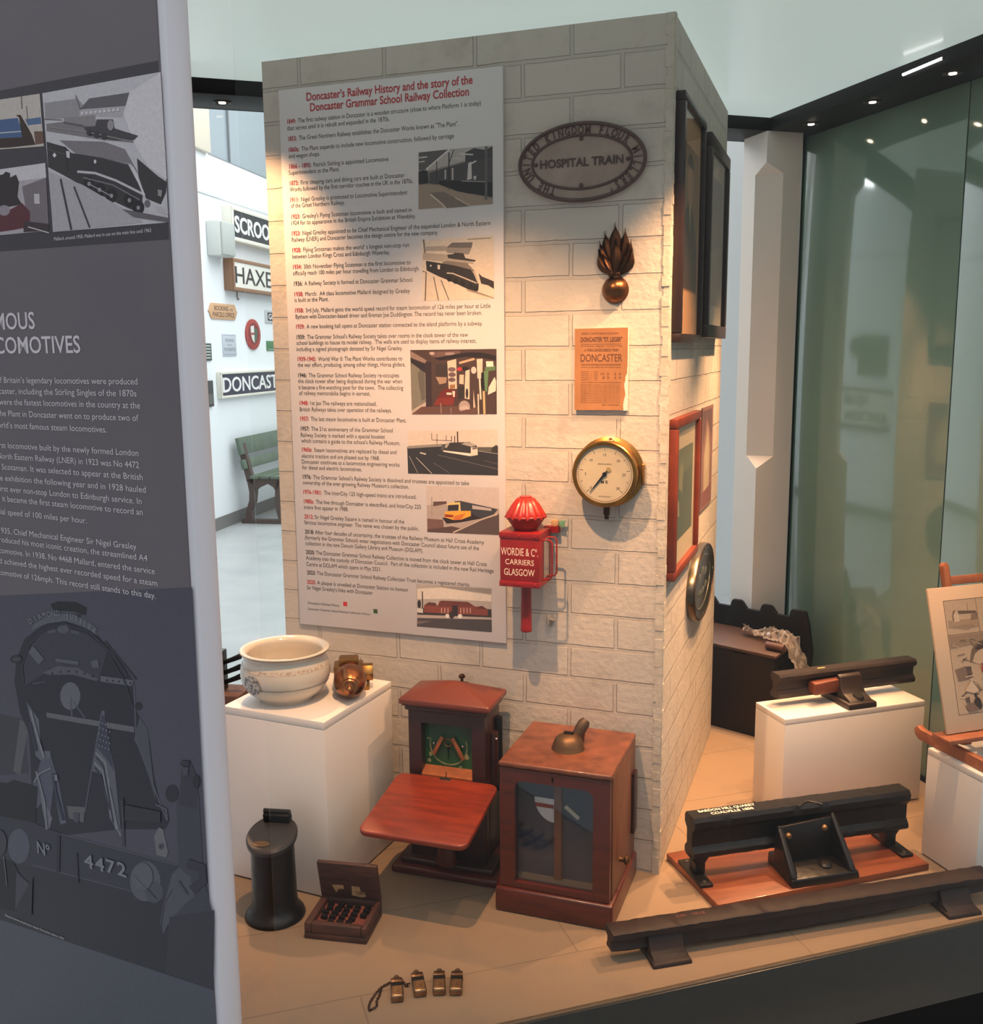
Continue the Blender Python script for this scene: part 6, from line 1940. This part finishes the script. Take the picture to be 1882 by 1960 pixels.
# lower sketch: wrecked carriages, tall loop of smoke and two onlookers
pl((150, 120, 96), [(X0 + 0.002, 0.196), (0.10, 0.200), (X1 - 0.002, 0.206), (X1 - 0.002, 0.226), (X0 + 0.002, 0.226)])
pl((116, 90, 72), [(0.092, 0.160), (0.102, 0.188), (0.122, 0.206), (0.160, 0.214), (0.20, 0.20), (0.22, 0.17), (0.18, 0.15), (0.13, 0.15)])
pl((196, 164, 134), [(0.100, 0.160), (0.112, 0.180), (0.130, 0.190), (0.150, 0.180), (0.150, 0.160), (0.12, 0.152)])
pl((72, 54, 44), [(0.112, 0.188), (0.128, 0.204), (0.150, 0.204), (0.140, 0.190), (0.126, 0.186)])
pl((128, 100, 82), [(0.046, 0.146), (0.080, 0.152), (0.086, 0.120), (0.052, 0.118)])
pl((92, 70, 58), [(0.078, 0.150), (0.094, 0.150), (0.094, 0.124), (0.082, 0.122)])
for k in range(46):
    a, b = random.uniform(X0 + 0.006, X1 - 0.03), random.uniform(0.075, 0.215)
    an = random.choice((-0.35, -0.25, 0.5, -0.9, 0.1))
    ln = random.uniform(0.010, 0.030)
    c_ = random.choice(((100, 76, 62), (124, 96, 78), (204, 172, 142), (84, 62, 52)))
    pl(c_, stroke([(a, b), (a + ln * math.cos(an), max(0.045, b + ln * math.sin(an)))], random.uniform(0.0010, 0.0030)))
pl((206, 176, 146), [(0.066, 0.094), (0.088, 0.118), (0.108, 0.092), (0.092, 0.086)])
pl((104, 80, 66), [(0.088, 0.118), (0.094, 0.112), (0.114, 0.090), (0.108, 0.090)])
pl((60, 44, 38), [(0.086, 0.066), (0.094, 0.076), (0.098, 0.078), (0.106, 0.072), (0.110, 0.056), (0.104, 0.046), (0.094, 0.056)])
pl((60, 44, 38), ell(0.0945, 0.0815, 0.0038, 0.0045, 12))
pl((96, 74, 62), [(0.064, 0.078), (0.076, 0.080), (0.076, 0.066), (0.066, 0.066)])
pl((126, 98, 80), [(0.060, 0.060), (0.082, 0.066), (0.100, 0.046), (0.070, 0.044)])
pl((104, 80, 64), stroke([(0.07, 0.212), (0.082, 0.214), (0.088, 0.210)], 0.002))
mb.build('printed_image', mat_print(), PT, recalc=False)
lt = MB()
put_text(lt, 'THE', 0.112, 0.032, 0.0004, 0.0042)
lt.build('caption', mat('brown ink', (88, 50, 34)), PT, recalc=False)

# =================================================================== THE WHITE ROOM BEYOND
def wthing(name, label, cat, s_, z, group=None):
    return thing(name, label, cat, wall_loc(s_, z), WROT, group)


def signbox(name, label, u0, v0, u1, v1, text, x_end, depth, frame_m, face_m, letter_m, cap_frac, bold, fwid, full_w):
    """station board hung on the wall; (u0,v0)-(u1,v1) are its front face's left edge top and bottom in the picture"""
    sa, za = wpt(u0, v0, depth)
    sb_, zb_ = wpt(u1, v1, depth)
    s0 = (sa + sb_) / 2
    h = za - zb_
    t = wthing(name, label, 'sign', s0 + full_w / 2, zb_)
    w2 = full_w / 2
    MB().box(-w2, w2, 0, h, 0, depth - 0.012).build('backing', frame_m, t, bevel=0.004)
    mb = MB()
    mb.box(-w2, w2, 0, fwid, depth - 0.012, depth)
    mb.box(-w2, w2, h - fwid, h, depth - 0.012, depth)
    mb.box(-w2, -w2 + fwid, fwid, h - fwid, depth - 0.012, depth)
    mb.box(w2 - fwid, w2, fwid, h - fwid, depth - 0.012, depth)
    mb.build('frame', frame_m, t, bevel=0.003)
    MB().box(-w2 + fwid, w2 - fwid, fwid, h - fwid, depth - 0.012, depth - 0.008).build('face', face_m, t)
    lt = MB()
    cap = h * cap_frac
    put_text(lt, text, -w2 + fwid * 1.6, (h - cap) / 2, depth - 0.006, cap, w2 - fwid * 1.6 if x_end is None else x_end - w2, bold=bold, ext=0.01)
    lt.build('lettering', letter_m, t, angle=30)
    return t


WB = mat('cream sign frame', (222, 218, 206), 0.5)
SGK = mat('sign black', (40, 42, 48), 0.4)
SGW = mat('sign white', (232, 232, 232), 0.45)
signbox('station_sign', 'black station board with white letters, the topmost on the white wall', 442, 392, 449, 460, 'SCROOBY', None, 0.10, WB, SGK, SGW, 0.46, 0.025, 0.035, 1.22)
signbox('station_sign', 'white station board with black letters in a brown wood frame, second from top', 446, 493, 449, 555, 'HAXEY', None, 0.10, mat('brown sign frame', (142, 106, 82), 0.5), mat('sign cream', (226, 222, 214), 0.5), mat('sign letter black', (52, 50, 50), 0.5), 0.52, 0.0, 0.03, 1.16)
signbox('station_sign', 'dark blue station board with white letters and cream edge, above the bench', 424, 712, 425, 763, 'DONCASTER', None, 0.05, WB, mat('sign navy', (44, 46, 66), 0.4), SGW, 0.55, 0.012, 0.022, 1.66)
# grey cabinet beside the topmost board
sa, za = wpt(425, 423, 0.16)
t = wthing('wall_cabinet', 'pale grey electrical cabinet left of the topmost station board', 'cabinet', 0.26, 2.09)
MB().box(-0.14, 0.14, 0, 0.30, 0, 0.13).build('body', mat('pale grey casing', (206, 208, 204), 0.5), t, bevel=0.012)
MB().box(-0.13, 0.13, 0.01, 0.29, 0.13, 0.15).build('door', mat('grey casing door', (178, 182, 178), 0.5), t, bevel=0.006)
# pale panel at the upper left
t = wthing('wall_panel', 'cream panel high on the white wall beside the inner window', 'panel', -0.08, 2.962)
MB().box(-0.30, 0.28, 0, 0.95, 0, 0.05).build('panel', mat('cream panel', (216, 206, 190), 0.6), t, bevel=0.004)
# shaped tan notice
t = wthing('notice_plate', 'tan notice plate with notched corners and brown lettering', 'sign', 0.372, 1.545)
sh = []
for x, y in ((-0.24, 0.0), (0.24, 0.0), (0.27, 0.03), (0.275, 0.045), (0.30, 0.07), (0.275, 0.095), (0.27, 0.11), (0.24, 0.14), (-0.24, 0.14), (-0.27, 0.11), (-0.275, 0.095), (-0.30, 0.07), (-0.275, 0.045), (-0.27, 0.03)):
    sh.append((x, y))
MB().prism(sh, 0, 0.012).build('plate', mat('tan plate', (206, 164, 126), 0.5), t, bevel=0.002)
lt = MB()
put_text(lt, 'BOOKING', -0.19, 0.078, 0.0124, 0.040, 0.10, bold=0.02)
put_text(lt, 'AND', 0.13, 0.080, 0.0124, 0.022, 0.20)
put_text(lt, 'PARCELS OFFICE', -0.225, 0.022, 0.0124, 0.040, 0.225, bold=0.02)
lt.build('lettering', mat('brown sign letters', (110, 78, 60), 0.6), t, recalc=False)
t = wthing('notice_plate', 'small grey enamel notice below the tan plate', 'sign', 0.475, 1.215)
MB().box(-0.145, 0.145, 0, 0.200, 0, 0.008).build('plate', mat('grey enamel', (190, 196, 206), 0.4), t, bevel=0.002)
lt = MB()
put_text(lt, 'SMOKING', 0, 0.128, 0.0084, 0.030, align='C')
put_text(lt, 'STRICTLY', 0, 0.092, 0.0084, 0.016, align='C')
put_text(lt, 'PROHIBITED', 0, 0.045, 0.0084, 0.030, align='C')
for y in (0.012, 0.186):
    lt.box(-0.125, 0.125, y, y + 0.003, 0.008, 0.0084)
lt.build('lettering', mat('grey sign letters', (112, 116, 124), 0.6), t, recalc=False)
t = wthing('oval_crest', 'red oval crest with a white and green shield', 'crest', 1.010, 1.420)
MB().prism(ell(0, 0, 0.168, 0.146, 40), 0, 0.02).build('oval_plate', mat('crest red', (166, 62, 56), 0.5), t, bevel=0.004)
MB().prism(ell(0, 0.005, 0.125, 0.105, 36), 0.02, 0.0204).build('inner_oval', mat('crest dark red', (128, 44, 44), 0.5), t)
MB().prism([(-0.075, 0.075), (0.0, 0.085), (0.0, -0.085), (-0.05, -0.05), (-0.075, 0.0)], 0.0204, 0.024).build('shield_half', mat('crest white', (224, 220, 214), 0.5), t)
MB().prism([(0.004, 0.06), (0.075, 0.055), (0.075, 0.0), (0.05, -0.05), (0.004, -0.085)], 0.0204, 0.024).build('shield_half', mat('crest green', (70, 96, 84), 0.5), t)
MB().box(-0.075, 0.0, -0.005, 0.015, 0.024, 0.025).build('shield_bar', mat('crest red', (166, 62, 56)), t)
t = wthing('lettered_sign', 'small black and white lettered sign at the pillar edge above a green plate', 'sign', 1.58, 1.540)
MB().box(-0.24, 0.24, 0, 0.125, 0, 0.012).build('plate', mat('pale sign plate', (190, 194, 198), 0.5), t, bevel=0.002)
MB().box(-0.19, 0.22, 0.022, 0.105, 0.012, 0.0135).build('black_field', SGK, t)
lt = MB()
put_text(lt, 'GREAT', -0.17, 0.038, 0.0138, 0.052, 0.2, bold=0.02)
lt.build('lettering', SGW, t, recalc=False)
t = wthing('green_plate', 'plain green plate at the pillar edge beside the oval crest', 'sign', 1.56, 1.262)
MB().box(-0.21, 0.21, 0, 0.098, 0, 0.01).build('plate', mat('plate green', (72, 122, 84), 0.45), t, bevel=0.002)
MB().box(-0.19, 0.19, 0.012, 0.015, 0.01, 0.0106).build('line', SGW, t)
t = wthing('striped_plate', 'small dark green lettered plate at the white column edge', 'sign', -0.03, 1.178)
MB().box(-0.11, 0.115, 0, 0.150, 0, 0.012).build('plate', mat('plate dark green', (46, 64, 58), 0.45), t, bevel=0.002)
lt = MB()
for k in range(5):
    lt.box(-0.09, 0.095, 0.018 + k * 0.026, 0.030 + k * 0.026, 0.012, 0.0124)
lt.build('stripe_lines', mat('plate letters', (176, 184, 178), 0.6), t, recalc=False)
t = wthing('dark_plate', 'dark plate low at the white column edge, left of the blue board', 'sign', -0.04, 0.775)
MB().box(-0.11, 0.105, 0, 0.228, 0, 0.02).build('plate', mat('plate black', (52, 52, 54), 0.45), t, bevel=0.002)
MB().box(-0.105, 0.10, 0.02, 0.11, 0.02, 0.0206).build('grey_strip', mat('plate grey', (92, 92, 90), 0.5), t)
# hook above the tan notice
t = wthing('wall_hook', 'thin metal hook hanging below the brown framed station board', 'hook', 0.69, 1.735)
MB().tube([(0, 0.09, 0.01), (0, 0.02, 0.01), (0.012, 0.0, 0.012), (0.024, 0.012, 0.014)], 0.006, 8).build('hook', mat('hook steel', (140, 130, 124), 0.4, 0.6), t)

t = wthing('station_sign', 'cream two-line junction board mirrored in the green glass', 'sign', -3.27, 0.69)
MB().box(-0.74, 0.74, 0, 0.40, 0, 0.03).build('board', mat('sign cream', (226, 222, 214), 0.5), t, bevel=0.003)
MB().box(-0.76, 0.76, -0.03, 0.0, 0, 0.05).build('edge_rail', mat('sign letter black', (52, 50, 50), 0.5), t)
MB().box(-0.76, 0.76, 0.40, 0.43, 0, 0.05).build('edge_rail', mat('sign letter black', (52, 50, 50), 0.5), t)
lt = MB()
put_text(lt, 'HOLME', -0.10, 0.235, 0.0304, 0.105, 0.68, bold=0.04)
put_text(lt, 'JUNCTION', -0.70, 0.055, 0.0304, 0.105, 0.62, bold=0.04)
lt.build('lettering', mat('sign letter black', (52, 50, 50), 0.5), t, recalc=False)
t = wthing('dark_board', 'large dark green board with rounded lug, mirrored in the green glass', 'board', -3.45, 1.28)
MB().box(-0.42, 0.46, 0, 0.44, 0, 0.04).build('board', mat('board green', (44, 62, 54), 0.5), t, bevel=0.003)
MB().prism(rrect(-0.16, 0.16, -0.09, 0.09, 0.085), 0, 0.04, T(0.58, 0.31, 0)).build('rounded_lug', mat('board green', (44, 62, 54), 0.5), t)

# --- bench ---
GRN = mat('bench green', (98, 112, 96), 0.5, var=(9, (84, 98, 84)))
BIR = mat('bench iron', (84, 68, 62), 0.55)
bs = 0.36
bp_ = W0 + WD * bs + WN * 0.0
t = thing('station_bench', 'old green slatted bench with brown cast-iron ends against the white wall', 'bench', (bp_.x, bp_.y, -0.35), (0, 0, R(99.7) - R(90)))
# local y along the wall (away), local x out of the wall
for yy in (0.10, 1.60):
    pr = [(0.06, 0.0), (0.52, 0.0), (0.52, 0.04), (0.06, 0.04)]
    e = MB()
    def plank(p, y0_=yy, th=0.03, e=e):
        e.prism(p, -th, th, T(0, y0_, 0) @ RX(90))
    plank(pr)
    plank([(0.10, 0.04), (0.17, 0.04), (0.155, 0.12), (0.20, 0.20), (0.215, 0.30), (0.205, 0.42), (0.13, 0.42), (0.15, 0.30), (0.145, 0.22), (0.11, 0.12)])
    plank([(0.13, 0.40), (0.205, 0.40), (0.17, 0.50), (0.14, 0.62), (0.11, 0.76), (0.05, 0.76), (0.085, 0.60)])
    plank([(0.43, 0.04), (0.50, 0.04), (0.47, 0.12), (0.455, 0.22), (0.47, 0.32), (0.50, 0.42), (0.43, 0.42), (0.405, 0.30), (0.40, 0.20), (0.41, 0.12)])
    plank([(0.16, 0.385), (0.52, 0.385), (0.52, 0.43), (0.16, 0.43)])
    plank([(0.20, 0.30), (0.24, 0.34), (0.30, 0.365), (0.34, 0.385), (0.19, 0.39)])
    plank([(0.42, 0.30), (0.39, 0.35), (0.33, 0.385), (0.45, 0.39)])
    e.build('end_frame', BIR, t)
for k, (x, z, wd, an) in enumerate(((0.095, 0.735, 0.16, 78), (0.125, 0.565, 0.09, 76))):
    MB().box(-wd / 2, wd / 2, 0.0, 1.75, -0.018, 0.018, T(x, 0, z) @ RY(an)).build('back_slat', GRN, t, bevel=0.006)
for k, x in enumerate((0.225, 0.325, 0.425, 0.515)):
    MB().box(x - 0.042, x + 0.042, 0.02, 1.73, 0.432, 0.460).build('seat_slat', GRN, t, bevel=0.005)
